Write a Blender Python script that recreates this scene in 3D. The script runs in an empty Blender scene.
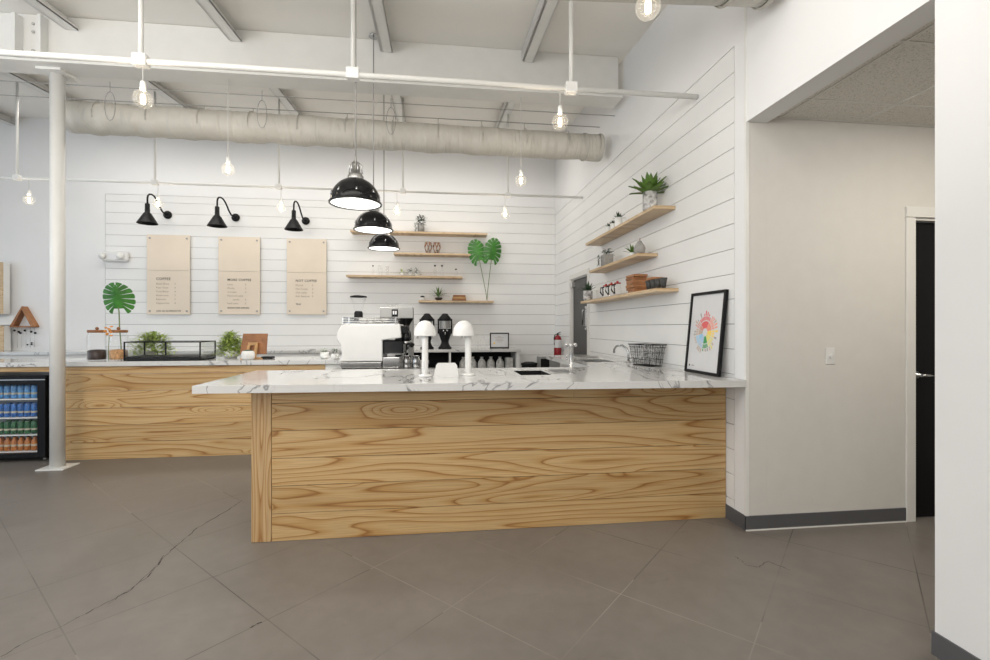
import bpy, bmesh, math, random
from mathutils import Vector, Matrix
random.seed(7)
C = bpy.context.scene.collection
PI = math.pi
F, CX, HY, H = 470.0, 495.0, 327.0, 1.4
TH = math.radians(7.03)
ct, st = math.cos(TH), math.sin(TH)

def P(px, py, X=None, Y=None, z=None):
    """where the photograph's sight line meets a real plane of the room"""
    r = (px-CX)/F; u = (HY-py)/F
    d = Vector((r*ct+st, -r*st+ct, u))
    t = X/d.x if X is not None else (Y/d.y if Y is not None else (z-H)/d.z)
    return Vector((0, 0, H)) + d*t

# ------------------------------------------------------------------ materials
def newmat(name):
    m = bpy.data.materials.new(name); m.use_nodes = True
    return m, m.node_tree, m.node_tree.nodes['Principled BSDF']
def mat(name, col, rough=.5, metal=0, spec=.5, emit=None, es=0, noise=0, nscale=8, coat=0):
    m, nt, b = newmat(name)
    b.inputs['Roughness'].default_value = rough
    b.inputs['Metallic'].default_value = metal
    b.inputs['Specular IOR Level'].default_value = spec
    b.inputs['Coat Weight'].default_value = coat
    n = nt.nodes.new('ShaderNodeTexNoise'); n.inputs['Scale'].default_value = nscale; n.inputs['Detail'].default_value = 4
    g = nt.nodes.new('ShaderNodeNewGeometry'); nt.links.new(g.outputs['Position'], n.inputs['Vector'])
    r = nt.nodes.new('ShaderNodeValToRGB')
    k = noise if noise else .02
    r.color_ramp.elements[0].position = .3; r.color_ramp.elements[1].position = .7
    r.color_ramp.elements[0].color = (col[0]*(1-k), col[1]*(1-k), col[2]*(1-k), 1)
    r.color_ramp.elements[1].color = (min(1, col[0]*(1+k)), min(1, col[1]*(1+k)), min(1, col[2]*(1+k)), 1)
    nt.links.new(n.outputs['Fac'], r.inputs['Fac']); nt.links.new(r.outputs['Color'], b.inputs['Base Color'])
    if emit:
        b.inputs['Emission Color'].default_value = (*emit, 1); b.inputs['Emission Strength'].default_value = es
    return m
def glassmat(name, tint=(1, 1, 1), dens=.08, gl=.6):
    m, nt, b = newmat(name)
    nt.nodes.remove(b)
    out = [n for n in nt.nodes if n.type == 'OUTPUT_MATERIAL'][0]
    tr = nt.nodes.new('ShaderNodeBsdfTransparent'); tr.inputs[0].default_value = (*tint, 1)
    gs = nt.nodes.new('ShaderNodeBsdfGlossy'); gs.inputs['Roughness'].default_value = .03; gs.inputs[0].default_value = (gl+.4 if gl < .6 else 1,)*3+(1,)
    df = nt.nodes.new('ShaderNodeBsdfDiffuse'); df.inputs[0].default_value = (.75, .78, .78, 1)
    lw = nt.nodes.new('ShaderNodeLayerWeight'); lw.inputs['Blend'].default_value = .5
    m1 = nt.nodes.new('ShaderNodeMixShader'); m2 = nt.nodes.new('ShaderNodeMixShader'); m2.inputs[0].default_value = dens
    nt.links.new(mathn(nt, 'MULTIPLY', mathn(nt, 'POWER', lw.outputs['Facing'], vb=2.6), vb=.6), m1.inputs[0])
    nt.links.new(tr.outputs[0], m1.inputs[1]); nt.links.new(gs.outputs[0], m1.inputs[2])
    nt.links.new(m1.outputs[0], m2.inputs[1]); nt.links.new(df.outputs[0], m2.inputs[2])
    nt.links.new(m2.outputs[0], out.inputs[0])
    return m
def mathn(nt, op, a=None, b=None, va=None, vb=None):
    n = nt.nodes.new('ShaderNodeMath'); n.operation = op
    if a is not None: nt.links.new(a, n.inputs[0])
    if b is not None: nt.links.new(b, n.inputs[1])
    if va is not None: n.inputs[0].default_value = va
    if vb is not None: n.inputs[1].default_value = vb
    return n.outputs[0]
def woodmat(name, light, mid, dark, along='X', pitch=.1805, rings=5.5, sx=.34, sz=4.2, rough=.42, lin=20.0):
    """stretched noise contours give the cathedral grain of pine; every plank gets a slice of its own"""
    m, nt, b = newmat(name); L = nt.links
    g = nt.nodes.new('ShaderNodeNewGeometry'); s = nt.nodes.new('ShaderNodeSeparateXYZ'); L.new(g.outputs['Position'], s.inputs[0])
    ax = {'X': 0, 'Y': 1, 'Z': 2}[along]; A = s.outputs[ax]
    if along == 'Z': Bc = mathn(nt, 'ADD', s.outputs[0], s.outputs[1])
    else: Bc = s.outputs[2]
    idx = mathn(nt, 'FLOOR', mathn(nt, 'DIVIDE', Bc, vb=pitch))
    off = mathn(nt, 'MULTIPLY', idx, vb=7.37)
    cmb = nt.nodes.new('ShaderNodeCombineXYZ')
    L.new(mathn(nt, 'ADD', mathn(nt, 'MULTIPLY', A, vb=sx), off), cmb.inputs[0])
    L.new(mathn(nt, 'MULTIPLY', Bc, vb=sz), cmb.inputs[1]); L.new(off, cmb.inputs[2])
    wn = nt.nodes.new('ShaderNodeTexWhiteNoise'); wn.noise_dimensions = '1D'; L.new(mathn(nt, 'ADD', idx, vb=31.7), wn.inputs['W'])
    linv = mathn(nt, 'MULTIPLY', mathn(nt, 'MULTIPLY', Bc, wn.outputs['Value']), vb=lin)
    ck = nt.nodes.new('ShaderNodeCombineXYZ'); L.new(mathn(nt, 'ADD', mathn(nt, 'MULTIPLY', A, vb=1.0), off), ck.inputs[0]); L.new(mathn(nt, 'MULTIPLY', Bc, vb=4.4), ck.inputs[1])
    vo = nt.nodes.new('ShaderNodeTexVoronoi'); vo.inputs['Scale'].default_value = .95; L.new(ck.outputs[0], vo.inputs['Vector'])
    kd = nt.nodes.new('ShaderNodeMapRange'); kd.interpolation_type = 'SMOOTHERSTEP'; kd.inputs['From Min'].default_value = 0; kd.inputs['From Max'].default_value = .34; kd.inputs['To Min'].default_value = 3.2; kd.inputs['To Max'].default_value = 0
    L.new(vo.outputs['Distance'], kd.inputs['Value'])
    knots_lin = mathn(nt, 'ADD', linv, kd.outputs[0])
    n1 = nt.nodes.new('ShaderNodeTexNoise'); n1.inputs['Scale'].default_value = 1.25; n1.inputs['Detail'].default_value = 1.6; n1.inputs['Roughness'].default_value = .35
    n1.inputs['Distortion'].default_value = .25
    L.new(cmb.outputs[0], n1.inputs['Vector'])
    fr = mathn(nt, 'FRACT', mathn(nt, 'ADD', mathn(nt, 'MULTIPLY', n1.outputs['Fac'], vb=rings*2.2), knots_lin))
    ramp = nt.nodes.new('ShaderNodeValToRGB'); e = ramp.color_ramp.elements
    e[0].position = 0; e[0].color = (*light, 1); e[1].position = 1; e[1].color = (*light, 1)
    for p_, c_ in ((.42, light), (.76, mid), (.88, dark), (.93, mid)):
        q = e.new(p_); q.color = (*c_, 1)
    L.new(fr, ramp.inputs['Fac'])
    cm2 = nt.nodes.new('ShaderNodeCombineXYZ')
    L.new(mathn(nt, 'MULTIPLY', A, vb=3.0), cm2.inputs[0]); L.new(mathn(nt, 'MULTIPLY', Bc, vb=170.0), cm2.inputs[1]); L.new(off, cm2.inputs[2])
    n2 = nt.nodes.new('ShaderNodeTexNoise'); n2.inputs['Scale'].default_value = 1; n2.inputs['Detail'].default_value = 2; L.new(cm2.outputs[0], n2.inputs['Vector'])
    n3 = nt.nodes.new('ShaderNodeTexNoise'); n3.inputs['Scale'].default_value = .8; n3.inputs['Detail'].default_value = 2; L.new(cmb.outputs[0], n3.inputs['Vector'])
    mix = nt.nodes.new('ShaderNodeMix'); mix.data_type = 'RGBA'; mix.blend_type = 'MULTIPLY'; mix.inputs[0].default_value = 1
    r2 = nt.nodes.new('ShaderNodeValToRGB'); r2.color_ramp.elements[0].position = .3; r2.color_ramp.elements[0].color = (.80, .76, .70, 1); r2.color_ramp.elements[1].position = .65; r2.color_ramp.elements[1].color = (1, 1, 1, 1)
    L.new(n2.outputs['Fac'], r2.inputs['Fac'])
    L.new(ramp.outputs['Color'], mix.inputs[6]); L.new(r2.outputs['Color'], mix.inputs[7])
    mix2 = nt.nodes.new('ShaderNodeMix'); mix2.data_type = 'RGBA'; mix2.blend_type = 'MULTIPLY'; mix2.inputs[0].default_value = 1
    w = nt.nodes.new('ShaderNodeTexWhiteNoise'); w.noise_dimensions = '1D'; L.new(idx, w.inputs['W'])
    r3 = nt.nodes.new('ShaderNodeValToRGB'); r3.color_ramp.elements[0].color = (.86, .84, .80, 1); r3.color_ramp.elements[1].color = (1.0, 1.0, 1.0, 1)
    L.new(w.outputs['Value'], r3.inputs['Fac'])
    L.new(mix.outputs[2], mix2.inputs[6]); L.new(r3.outputs['Color'], mix2.inputs[7])
    L.new(mix2.outputs[2], b.inputs['Base Color'])
    b.inputs['Roughness'].default_value = rough
    return m
def marblemat(name):
    m, nt, b = newmat(name); L = nt.links
    g = nt.nodes.new('ShaderNodeNewGeometry')
    def vein(scale, width, dist, rot):
        mp = nt.nodes.new('ShaderNodeMapping'); mp.inputs['Rotation'].default_value = (0, 0, rot); mp.inputs['Scale'].default_value = (1, .45, 1); L.new(g.outputs['Position'], mp.inputs[0])
        n = nt.nodes.new('ShaderNodeTexNoise'); n.inputs['Scale'].default_value = scale; n.inputs['Detail'].default_value = 5; n.inputs['Roughness'].default_value = .55; n.inputs['Distortion'].default_value = dist
        L.new(mp.outputs[0], n.inputs['Vector'])
        a = mathn(nt, 'ABSOLUTE', mathn(nt, 'SUBTRACT', n.outputs['Fac'], vb=.5))
        r = nt.nodes.new('ShaderNodeMapRange'); r.inputs['From Min'].default_value = 0; r.inputs['From Max'].default_value = width; r.inputs['To Min'].default_value = 1; r.inputs['To Max'].default_value = 0
        L.new(a, r.inputs['Value']); return r.outputs[0]
    v1 = vein(1.0, .009, 1.1, .9); v2 = vein(2.6, .008, .6, -.5)
    nn = nt.nodes.new('ShaderNodeTexNoise'); nn.inputs['Scale'].default_value = 1.8; L.new(g.outputs['Position'], nn.inputs['Vector'])
    msk = nt.nodes.new('ShaderNodeMapRange'); msk.inputs['From Min'].default_value = .42; msk.inputs['From Max'].default_value = .86; L.new(nn.outputs['Fac'], msk.inputs['Value'])
    v2 = mathn(nt, 'MULTIPLY', mathn(nt, 'MULTIPLY', v2, msk.outputs[0]), vb=.55)
    v = mathn(nt, 'MAXIMUM', mathn(nt, 'MULTIPLY', v1, vb=.8), v2)
    mx = nt.nodes.new('ShaderNodeMix'); mx.data_type = 'RGBA'; L.new(v, mx.inputs[0])
    mx.inputs[6].default_value = (.63, .63, .62, 1); mx.inputs[7].default_value = (.15, .15, .16, 1)
    L.new(mx.outputs[2], b.inputs['Base Color'])
    b.inputs['Roughness'].default_value = .09; b.inputs['Specular IOR Level'].default_value = .6
    return m
def floormat(name):
    m, nt, b = newmat(name); L = nt.links
    g = nt.nodes.new('ShaderNodeNewGeometry'); s = nt.nodes.new('ShaderNodeSeparateXYZ'); L.new(g.outputs['Position'], s.inputs[0])
    def line(v, off, halfw):
        q = mathn(nt, 'ADD', mathn(nt, 'DIVIDE', mathn(nt, 'ADD', v, vb=off), vb=.88), vb=50.5)
        d = mathn(nt, 'ABSOLUTE', mathn(nt, 'SUBTRACT', mathn(nt, 'FRACT', q), vb=.5))
        return mathn(nt, 'LESS_THAN', d, vb=halfw)
    l1 = line(mathn(nt, 'SUBTRACT', s.outputs[0], s.outputs[1]), .53, .0042)
    l2 = line(mathn(nt, 'ADD', s.outputs[0], s.outputs[1]), -4.2, .0042)
    ln = mathn(nt, 'MAXIMUM', l1, l2)
    def noise(sc, det, dist=0):
        n = nt.nodes.new('ShaderNodeTexNoise'); n.inputs['Scale'].default_value = sc; n.inputs['Detail'].default_value = det; n.inputs['Distortion'].default_value = dist
        L.new(g.outputs['Position'], n.inputs['Vector']); return n.outputs['Fac']
    msk = nt.nodes.new('ShaderNodeMapRange'); msk.inputs['From Min'].default_value = .40; msk.inputs['From Max'].default_value = .62; msk.inputs['To Min'].default_value = .12; msk.inputs['To Max'].default_value = .85
    L.new(noise(1.4, 2), msk.inputs['Value'])
    ramp = nt.nodes.new('ShaderNodeValToRGB'); e = ramp.color_ramp.elements
    e[0].position = .3; e[0].color = (.145, .129, .115, 1); e[1].position = .7; e[1].color = (.20, .181, .162, 1)
    mixn = mathn(nt, 'ADD', mathn(nt, 'MULTIPLY', noise(1.1, 4, .6), vb=.6), mathn(nt, 'MULTIPLY', noise(9, 5, .4), vb=.4))
    L.new(mixn, ramp.inputs['Fac'])
    # scuffs: short dark marks
    mp = nt.nodes.new('ShaderNodeMapping'); mp.inputs['Rotation'].default_value = (0, 0, .5); mp.inputs['Scale'].default_value = (1, 3.2, 1); L.new(g.outputs['Position'], mp.inputs[0])
    ns = nt.nodes.new('ShaderNodeTexNoise'); ns.inputs['Scale'].default_value = 3.1; ns.inputs['Detail'].default_value = 6; ns.inputs['Distortion'].default_value = 1.2; L.new(mp.outputs[0], ns.inputs['Vector'])
    sc = nt.nodes.new('ShaderNodeMapRange'); sc.inputs['From Min'].default_value = .68; sc.inputs['From Max'].default_value = .80; sc.inputs['To Max'].default_value = .4; L.new(ns.outputs['Fac'], sc.inputs['Value'])
    m0 = nt.nodes.new('ShaderNodeMix'); m0.data_type = 'RGBA'; L.new(sc.outputs[0], m0.inputs[0]); L.new(ramp.outputs['Color'], m0.inputs[6]); m0.inputs[7].default_value = (.05, .045, .04, 1)
    m1 = nt.nodes.new('ShaderNodeMix'); m1.data_type = 'RGBA'; L.new(mathn(nt, 'MULTIPLY', ln, msk.outputs[0]), m1.inputs[0])
    L.new(m0.outputs[2], m1.inputs[6])
    lc = nt.nodes.new('ShaderNodeMix'); lc.data_type = 'RGBA'; L.new(mathn(nt, 'GREATER_THAN', noise(.5, 0), vb=.52), lc.inputs[0]); lc.inputs[6].default_value = (.035, .032, .03, 1); lc.inputs[7].default_value = (.27, .25, .22, 1)
    L.new(lc.outputs[2], m1.inputs[7]); L.new(m1.outputs[2], b.inputs['Base Color'])
    rr = nt.nodes.new('ShaderNodeMapRange'); rr.inputs['To Min'].default_value = .30; rr.inputs['To Max'].default_value = .5; L.new(mixn, rr.inputs['Value']); L.new(rr.outputs[0], b.inputs['Roughness'])
    return m
def tilemat(name):
    m, nt, b = newmat(name); L = nt.links
    g = nt.nodes.new('ShaderNodeNewGeometry')
    n = nt.nodes.new('ShaderNodeTexNoise'); n.inputs['Scale'].default_value = 150; n.inputs['Detail'].default_value = 2; L.new(g.outputs['Position'], n.inputs['Vector'])
    r = nt.nodes.new('ShaderNodeValToRGB'); r.color_ramp.elements[0].position = .36; r.color_ramp.elements[0].color = (.50, .48, .44, 1); r.color_ramp.elements[1].position = .46; r.color_ramp.elements[1].color = (.74, .72, .67, 1)
    L.new(n.outputs['Fac'], r.inputs['Fac']); L.new(r.outputs['Color'], b.inputs['Base Color']); b.inputs['Roughness'].default_value = .9
    return m
def ductmat(name):
    m, nt, b = newmat(name); L = nt.links
    g = nt.nodes.new('ShaderNodeNewGeometry')
    mp = nt.nodes.new('ShaderNodeMapping'); mp.inputs['Rotation'].default_value = (0, .75, 0); mp.inputs['Scale'].default_value = (9, 1.2, 1.6); L.new(g.outputs['Position'], mp.inputs[0])
    n = nt.nodes.new('ShaderNodeTexNoise'); n.inputs['Scale'].default_value = 1.1; n.inputs['Detail'].default_value = 3; n.inputs['Distortion'].default_value = .5; L.new(mp.outputs[0], n.inputs['Vector'])
    bp = nt.nodes.new('ShaderNodeBump'); bp.inputs['Strength'].default_value = .8; bp.inputs['Distance'].default_value = .05; L.new(n.outputs['Fac'], bp.inputs['Height']); L.new(bp.outputs[0], b.inputs['Normal'])
    b.inputs['Base Color'].default_value = (.56, .535, .48, 1); b.inputs['Roughness'].default_value = .5
    return m

ORD = ['first', 'second', 'third', 'fourth', 'fifth', 'sixth', 'seventh', 'eighth', 'ninth']
M = {}
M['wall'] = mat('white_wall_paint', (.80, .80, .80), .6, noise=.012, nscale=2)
M['board'] = mat('shiplap_paint', (.80, .80, .79), .45, noise=.02, nscale=2)
M['groove'] = mat('shiplap_groove', (.16, .16, .16), .8)
M['ceil'] = mat('ceiling_paint', (.88, .86, .82), .6, noise=.03, nscale=.8)
M['steel_white'] = mat('white_painted_steel', (.77, .765, .74), .35)
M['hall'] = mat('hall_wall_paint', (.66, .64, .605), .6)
M['tile'] = tilemat('acoustic_tile')
M['grid'] = mat('tile_grid', (.70, .69, .66), .5)
M['floor'] = floormat('scored_concrete')
M['crack'] = mat('crack', (.03, .027, .025), .9)
M['base'] = mat('rubber_baseboard', (.095, .095, .10), .5)
M['pine'] = woodmat('pine_planks', (.62, .43, .215), (.55, .34, .135), (.34, .155, .045))
M['pine_v'] = woodmat('pine_upright', (.60, .42, .225), (.52, .32, .14), (.37, .18, .06), along='Z', pitch=3, sx=.4, sz=6)
M['shelfwood'] = woodmat('pale_shelf_wood', (.74, .57, .38), (.66, .48, .29), (.54, .36, .19), along='X', pitch=.5, sx=1, sz=10)
M['shelfwood_y'] = woodmat('pale_shelf_wood_side', (.74, .57, .38), (.66, .48, .29), (.54, .36, .19), along='Y', pitch=.5, sx=1, sz=10)
M['marble'] = marblemat('white_marble')
M['black'] = mat('black_metal', (.007, .007, .008), .4, spec=.2)
M['blackgloss'] = mat('black_gloss', (.006, .006, .007), .16, spec=.3)
M['blackplastic'] = mat('black_plastic', (.009, .009, .010), .5, spec=.2)
M['chrome'] = mat('chrome', (.48, .48, .48), .2, metal=1)
M['steel'] = mat('brushed_steel', (.55, .55, .54), .3, metal=1)
M['silver'] = mat('silver_panel', (.33, .33, .32), .4, metal=.3)
M['white'] = mat('gloss_white', (.72, .72, .71), .2)
M['matwhite'] = mat('matte_white', (.80, .80, .78), .5)
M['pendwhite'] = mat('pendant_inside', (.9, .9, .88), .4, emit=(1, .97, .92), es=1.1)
M['bulbcore'] = mat('bulb_filament', (1, .9, .75), .4, emit=(1, .86, .66), es=9)
M['bulbglow'] = mat('lamp_bulb', (1, 1, 1), .4, emit=(1, .96, .9), es=6)
M['glass'] = glassmat('clear_glass', dens=.035)
M['glassthin'] = glassmat('case_glass', dens=.006)
M['bulbglass'] = glassmat('bulb_glass', tint=(1, .985, .96), dens=.03)
M['paper'] = mat('kraft_menu', (.76, .66, .54), .5, noise=.03, nscale=3)
M['ink'] = mat('menu_ink', (.05, .04, .035), .7)
M['inklight'] = mat('menu_ink_light', (.28, .21, .15), .7)
M['duct'] = ductmat('duct_fabric')
M['ductband'] = mat('duct_band', (.50, .48, .43), .5)
M['cord'] = mat('grey_cord', (.35, .34, .33), .6)
M['cordw_joist_shade'] = mat('white_cord_joist_shade', (.62, .61, .59), .5)
M['green'] = mat('leaf_green', (.045, .20, .022), .4, noise=.35, nscale=14)
M['green2'] = mat('fern_green', (.45, .56, .16), .5, noise=.4, nscale=20)
M['green3'] = mat('agave_green', (.10, .19, .035), .45, noise=.3, nscale=14)
M['darkgreen'] = mat('succulent_green', (.035, .07, .035), .5, noise=.4, nscale=20)
M['stem'] = mat('plant_stem', (.16, .22, .07), .5)
M['brownwood'] = mat('brown_wood', (.30, .125, .045), .5, noise=.25, nscale=14)
M['brown2'] = mat('tan_wood', (.47, .27, .11), .5, noise=.2, nscale=14)
M['brown3'] = mat('chestnut_wood', (.38, .17, .07), .5, noise=.2, nscale=14)
M['beans'] = mat('coffee_beans', (.035, .014, .008), .35, noise=.5, nscale=60)
M['nuts'] = mat('cork_pieces', (.50, .27, .11), .6, noise=.4, nscale=50)
M['orange'] = mat('orange_petals', (.80, .33, .06), .5)
M['concrete'] = mat('grey_concrete_pot', (.34, .33, .31), .8, noise=.15, nscale=30)
M['potmarble'] = mat('mottled_pot', (.48, .47, .46), .4, noise=.65, nscale=28)
M['soil'] = mat('soil', (.04, .03, .02), .9)
M['red'] = mat('extinguisher_red', (.25, .008, .012), .25)
M['redlid'] = mat('red_lid', (.40, .04, .03), .4)
M['doorgrey'] = mat('grey_door', (.06, .06, .058), .4, spec=.25)
M['doorblack'] = mat('black_door', (.006, .006, .007), .45, spec=.15)
M['offwhite'] = mat('casing_paint', (.72, .71, .68), .45)
M['bag'] = mat('foil_bag', (.5, .5, .48), .45, noise=.35, nscale=30)
M['fridgein'] = mat('fridge_inside', (.16, .18, .20), .4, emit=(.8, .9, 1), es=.05)
M['blue'] = mat('blue_can', (.03, .14, .42), .3, noise=.5, nscale=60)
M['cyan'] = mat('pale_blue_can', (.10, .30, .60), .3, noise=.4, nscale=60)
M['canGreen'] = mat('green_can', (.02, .11, .04), .3, noise=.5, nscale=60)
M['canOrange'] = mat('amber_can', (.45, .15, .02), .3, noise=.4, nscale=60)
M['label'] = mat('can_label', (.50, .46, .36), .4)
M['poster'] = mat('poster_paper', (.66, .66, .67), .25)
for i, c in enumerate([(.72, .13, .13), (.80, .30, .22), (.85, .62, .12), (.72, .66, .2), (.05, .32, .10), (.22, .42, .25), (.30, .55, .75), (.38, .52, .68), (.50, .38, .30), (.62, .30, .25)]):
    M['pw%d' % i] = mat('print_colour_%d' % i, c, .4)

# ------------------------------------------------------------------ mesh builder
class MB:
    def __init__(s): s.b = bmesh.new(); s.mats = []; s.mi = 0
    def m(s, name):
        if name not in s.mats: s.mats.append(name)
        s.mi = s.mats.index(name); return s
    def _fin(s, faces, smooth=False):
        for f in faces: f.material_index = s.mi; f.smooth = smooth
    def box(s, x0, x1, y0, y1, z0, z1, bev=0):
        r = bmesh.ops.create_cube(s.b, size=1)
        vs = r['verts']
        for v in vs:
            v.co = Vector(((x0+x1)/2+v.co.x*(x1-x0), (y0+y1)/2+v.co.y*(y1-y0), (z0+z1)/2+v.co.z*(z1-z0)))
        fs = set(f for v in vs for f in v.link_faces); s._fin(fs)
        if bev:
            es = list(set(e for v in vs for e in v.link_edges))
            q = bmesh.ops.bevel(s.b, geom=es, offset=bev, segments=2, affect='EDGES', profile=.5)
            s._fin(q['faces'], False)
        return s
    def tube(s, pts, r, seg=8, cap=True, smooth=True):
        pts = [Vector(p) for p in pts]; n = len(pts)
        rs = r if isinstance(r, (list, tuple)) else [r]*n
        rings = []; up = None
        for i, p in enumerate(pts):
            t = (pts[min(i+1, n-1)]-pts[max(i-1, 0)]).normalized()
            if up is None:
                up = Vector((0, 0, 1)) if abs(t.z) < .9 else Vector((1, 0, 0))
            a = t.cross(up)
            if a.length < 1e-5: a = t.cross(Vector((0, 1, 0)))
            a.normalize(); c = t.cross(a).normalized(); up = -c if False else c.cross(t)*0+up
            rings.append([s.b.verts.new(p+(a*math.cos(2*PI*k/seg)+c*math.sin(2*PI*k/seg))*rs[i]) for k in range(seg)])
        fs = []
        for i in range(n-1):
            for k in range(seg):
                fs.append(s.b.faces.new((rings[i][k], rings[i][(k+1) % seg], rings[i+1][(k+1) % seg], rings[i+1][k])))
        s._fin(fs, smooth)
        if cap:
            cf = [s.b.faces.new(rings[0][::-1]), s.b.faces.new(rings[-1])]; s._fin(cf)
        return s
    def lathe(s, prof, c=(0, 0, 0), seg=20, smooth=True, capb=False, capt=False, axis=None, sx=1, sy=1):
        c = Vector(c); R = axis.normalized().to_track_quat('Z', 'Y').to_matrix() if axis is not None else Matrix.Identity(3)
        rings = []
        for (r, z) in prof:
            r = max(r, .0004)
            rings.append([s.b.verts.new(c+R @ Vector((r*math.cos(2*PI*k/seg)*sx, r*math.sin(2*PI*k/seg)*sy, z))) for k in range(seg)])
        fs = []
        for i in range(len(prof)-1):
            for k in range(seg):
                fs.append(s.b.faces.new((rings[i][k], rings[i][(k+1) % seg], rings[i+1][(k+1) % seg], rings[i+1][k])))
        s._fin(fs, smooth)
        if capb: s._fin([s.b.faces.new(rings[0][::-1])])
        if capt: s._fin([s.b.faces.new(rings[-1])])
        return s
    def ball(s, c, r, seg=12, sc=(1, 1, 1)):
        n = max(6, seg//2)
        q = bmesh.ops.create_uvsphere(s.b, u_segments=seg, v_segments=n, radius=r)
        for v in q['verts']: v.co = Vector(c)+Vector((v.co.x*sc[0], v.co.y*sc[1], v.co.z*sc[2]))
        s._fin(set(f for v in q['verts'] for f in v.link_faces), True); return s
    def poly(s, pts, off=None, smooth=False):
        vs = [s.b.verts.new(Vector(p)) for p in pts]
        f0 = s.b.faces.new(vs); fs = [f0]
        if off is not None:
            off = Vector(off); v2 = [s.b.verts.new(v.co+off) for v in vs]
            fs.append(s.b.faces.new(v2[::-1])); n = len(vs)
            for i in range(n): fs.append(s.b.faces.new((vs[(i+1) % n], vs[i], v2[i], v2[(i+1) % n])))
        s._fin(fs, smooth); return s
    def mesh(s, me, mtx):
        start = len(s.b.faces); s.b.from_mesh(me); s.b.faces.ensure_lookup_table()
        fs = s.b.faces[start:]; vs = set(v for f in fs for v in f.verts)
        for v in vs: v.co = mtx @ v.co
        s._fin(fs); return s
    def make(s, name, parent=None, loc=(0, 0, 0), rot=(0, 0, 0)):
        bmesh.ops.recalc_face_normals(s.b, faces=s.b.faces[:])
        me = bpy.data.meshes.new(name); s.b.to_mesh(me); s.b.free()
        for k in s.mats: me.materials.append(M[k])
        o = bpy.data.objects.new(name, me); C.objects.link(o); o.location = loc; o.rotation_euler = rot
        if parent: o.parent = parent
        return o
def B(mname): return MB().m(mname)
def tag(o, label=None, cat=None, group=None, kind=None):
    if label: o['label'] = label
    if cat: o['category'] = cat
    if group: o['group'] = group
    if kind: o['kind'] = kind
    return o
def thing(name, label, cat, loc=(0, 0, 0), group=None, rz=0):
    o = bpy.data.objects.new(name, None); C.objects.link(o); o.location = loc; o.rotation_euler = (0, 0, rz); o.empty_display_size = .1
    return tag(o, label, cat, group)
def struct(o): o['kind'] = 'structure'; return o
def dup(root, loc, label=None, group=None, rz=None):
    r = root.copy(); C.objects.link(r); r.location = loc
    if label: r['label'] = label
    if group: r['group'] = group
    if rz is not None: r.rotation_euler = (0, 0, rz)
    for ch in list(root.children):
        c = ch.copy(); C.objects.link(c); c.parent = r
        for g in ch.children:
            d = g.copy(); C.objects.link(d); d.parent = c
    return r
def text_me(s, size, spacing=1.0, bold=0):
    cu = bpy.data.curves.new('lettering', 'FONT'); cu.body = s; cu.size = size; cu.space_character = spacing; cu.resolution_u = 2; cu.offset = bold
    o = bpy.data.objects.new('lettering', cu); C.objects.link(o)
    bpy.context.view_layer.update()
    dg = bpy.context.evaluated_depsgraph_get()
    me = bpy.data.meshes.new_from_object(o.evaluated_get(dg))
    bpy.data.objects.remove(o); return me

# ================================================================== SETTING
WX, WY = 2.11, 8.27           # face of right wall, face of back wall
PT = .1805                    # board pitch
def ceilz(y): return 4.45+.08*(y-5.1)
struct(B('floor').box(-9, 5.2, -3.2, WY+.15, -.1, 0).make('floor'))
fl = bpy.data.objects['floor']
def crack(pts, wid):
    mb = B('crack'); Q = [P(x, y, z=.0006) for x, y in pts]
    fine = []
    for a, b in zip(Q[:-1], Q[1:]):
        for k in range(6):
            q = a.lerp(b, k/6); fine.append(q+Vector((random.uniform(-1, 1), random.uniform(-1, 1), 0))*.006)
    fine.append(Q[-1])
    for i in range(len(fine)-1):
        a, b = fine[i], fine[i+1]; d = (b-a).normalized(); n = Vector((-d.y, d.x, 0))
        w0 = wid*random.uniform(.25, 1); mb.poly([a-n*w0, b-n*w0, b+n*w0, a+n*w0])
    return mb.make('crack', parent=fl)
crack([(2, 656), (30, 640), (70, 622), (100, 606), (127, 592), (147, 577), (166, 555), (178, 545), (197, 528), (225, 512), (242, 500)], .0035)
crack([(165, 555), (140, 582), (108, 604)], .002)
crack([(735, 556), (748, 566), (760, 567), (768, 561), (790, 570)], .002)
crack([(249, 628), (262, 622)], .004)
struct(B('ceil').poly([(-9, -3.2, ceilz(-3.2)), (WX+.15, -3.2, ceilz(-3.2)), (WX+.15, WY+.15, ceilz(WY+.15)), (-9, WY+.15, ceilz(WY+.15))], off=(0, 0, .12)).make('ceiling'))
# back wall
w = B('wall').box(-9, -5.30, WY, WY+.15, 0, 4.8).box(-5.30, WX+.15, WY, WY+.15, 3.545, 4.8)
w.m('groove').box(-5.30, WX+.15, WY+.012, WY+.15, 0, 3.545)
w.m('board')
zs = [3.5405]+[3.425-k*PT for k in range(19)]
random.seed(3)
for k, zt in enumerate(zs):
    z0 = max(0.0, zt-PT+.0045) if k else 3.4295
    if zt <= .02: break
    cuts = sorted([-5.295, 2.11]+[random.uniform(-4.5, 1.6) for _ in range(random.choice((0, 1, 1)))])
    for a, b in zip(cuts[:-1], cuts[1:]): w.box(a+.0007, b-.0007, WY, WY+.013, z0, zt)
struct(w.make('wall_back'))
struct(B('wall').box(-9.15, -9, -3.2, WY+.15, 0, 4.8).make('wall_left'))
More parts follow.
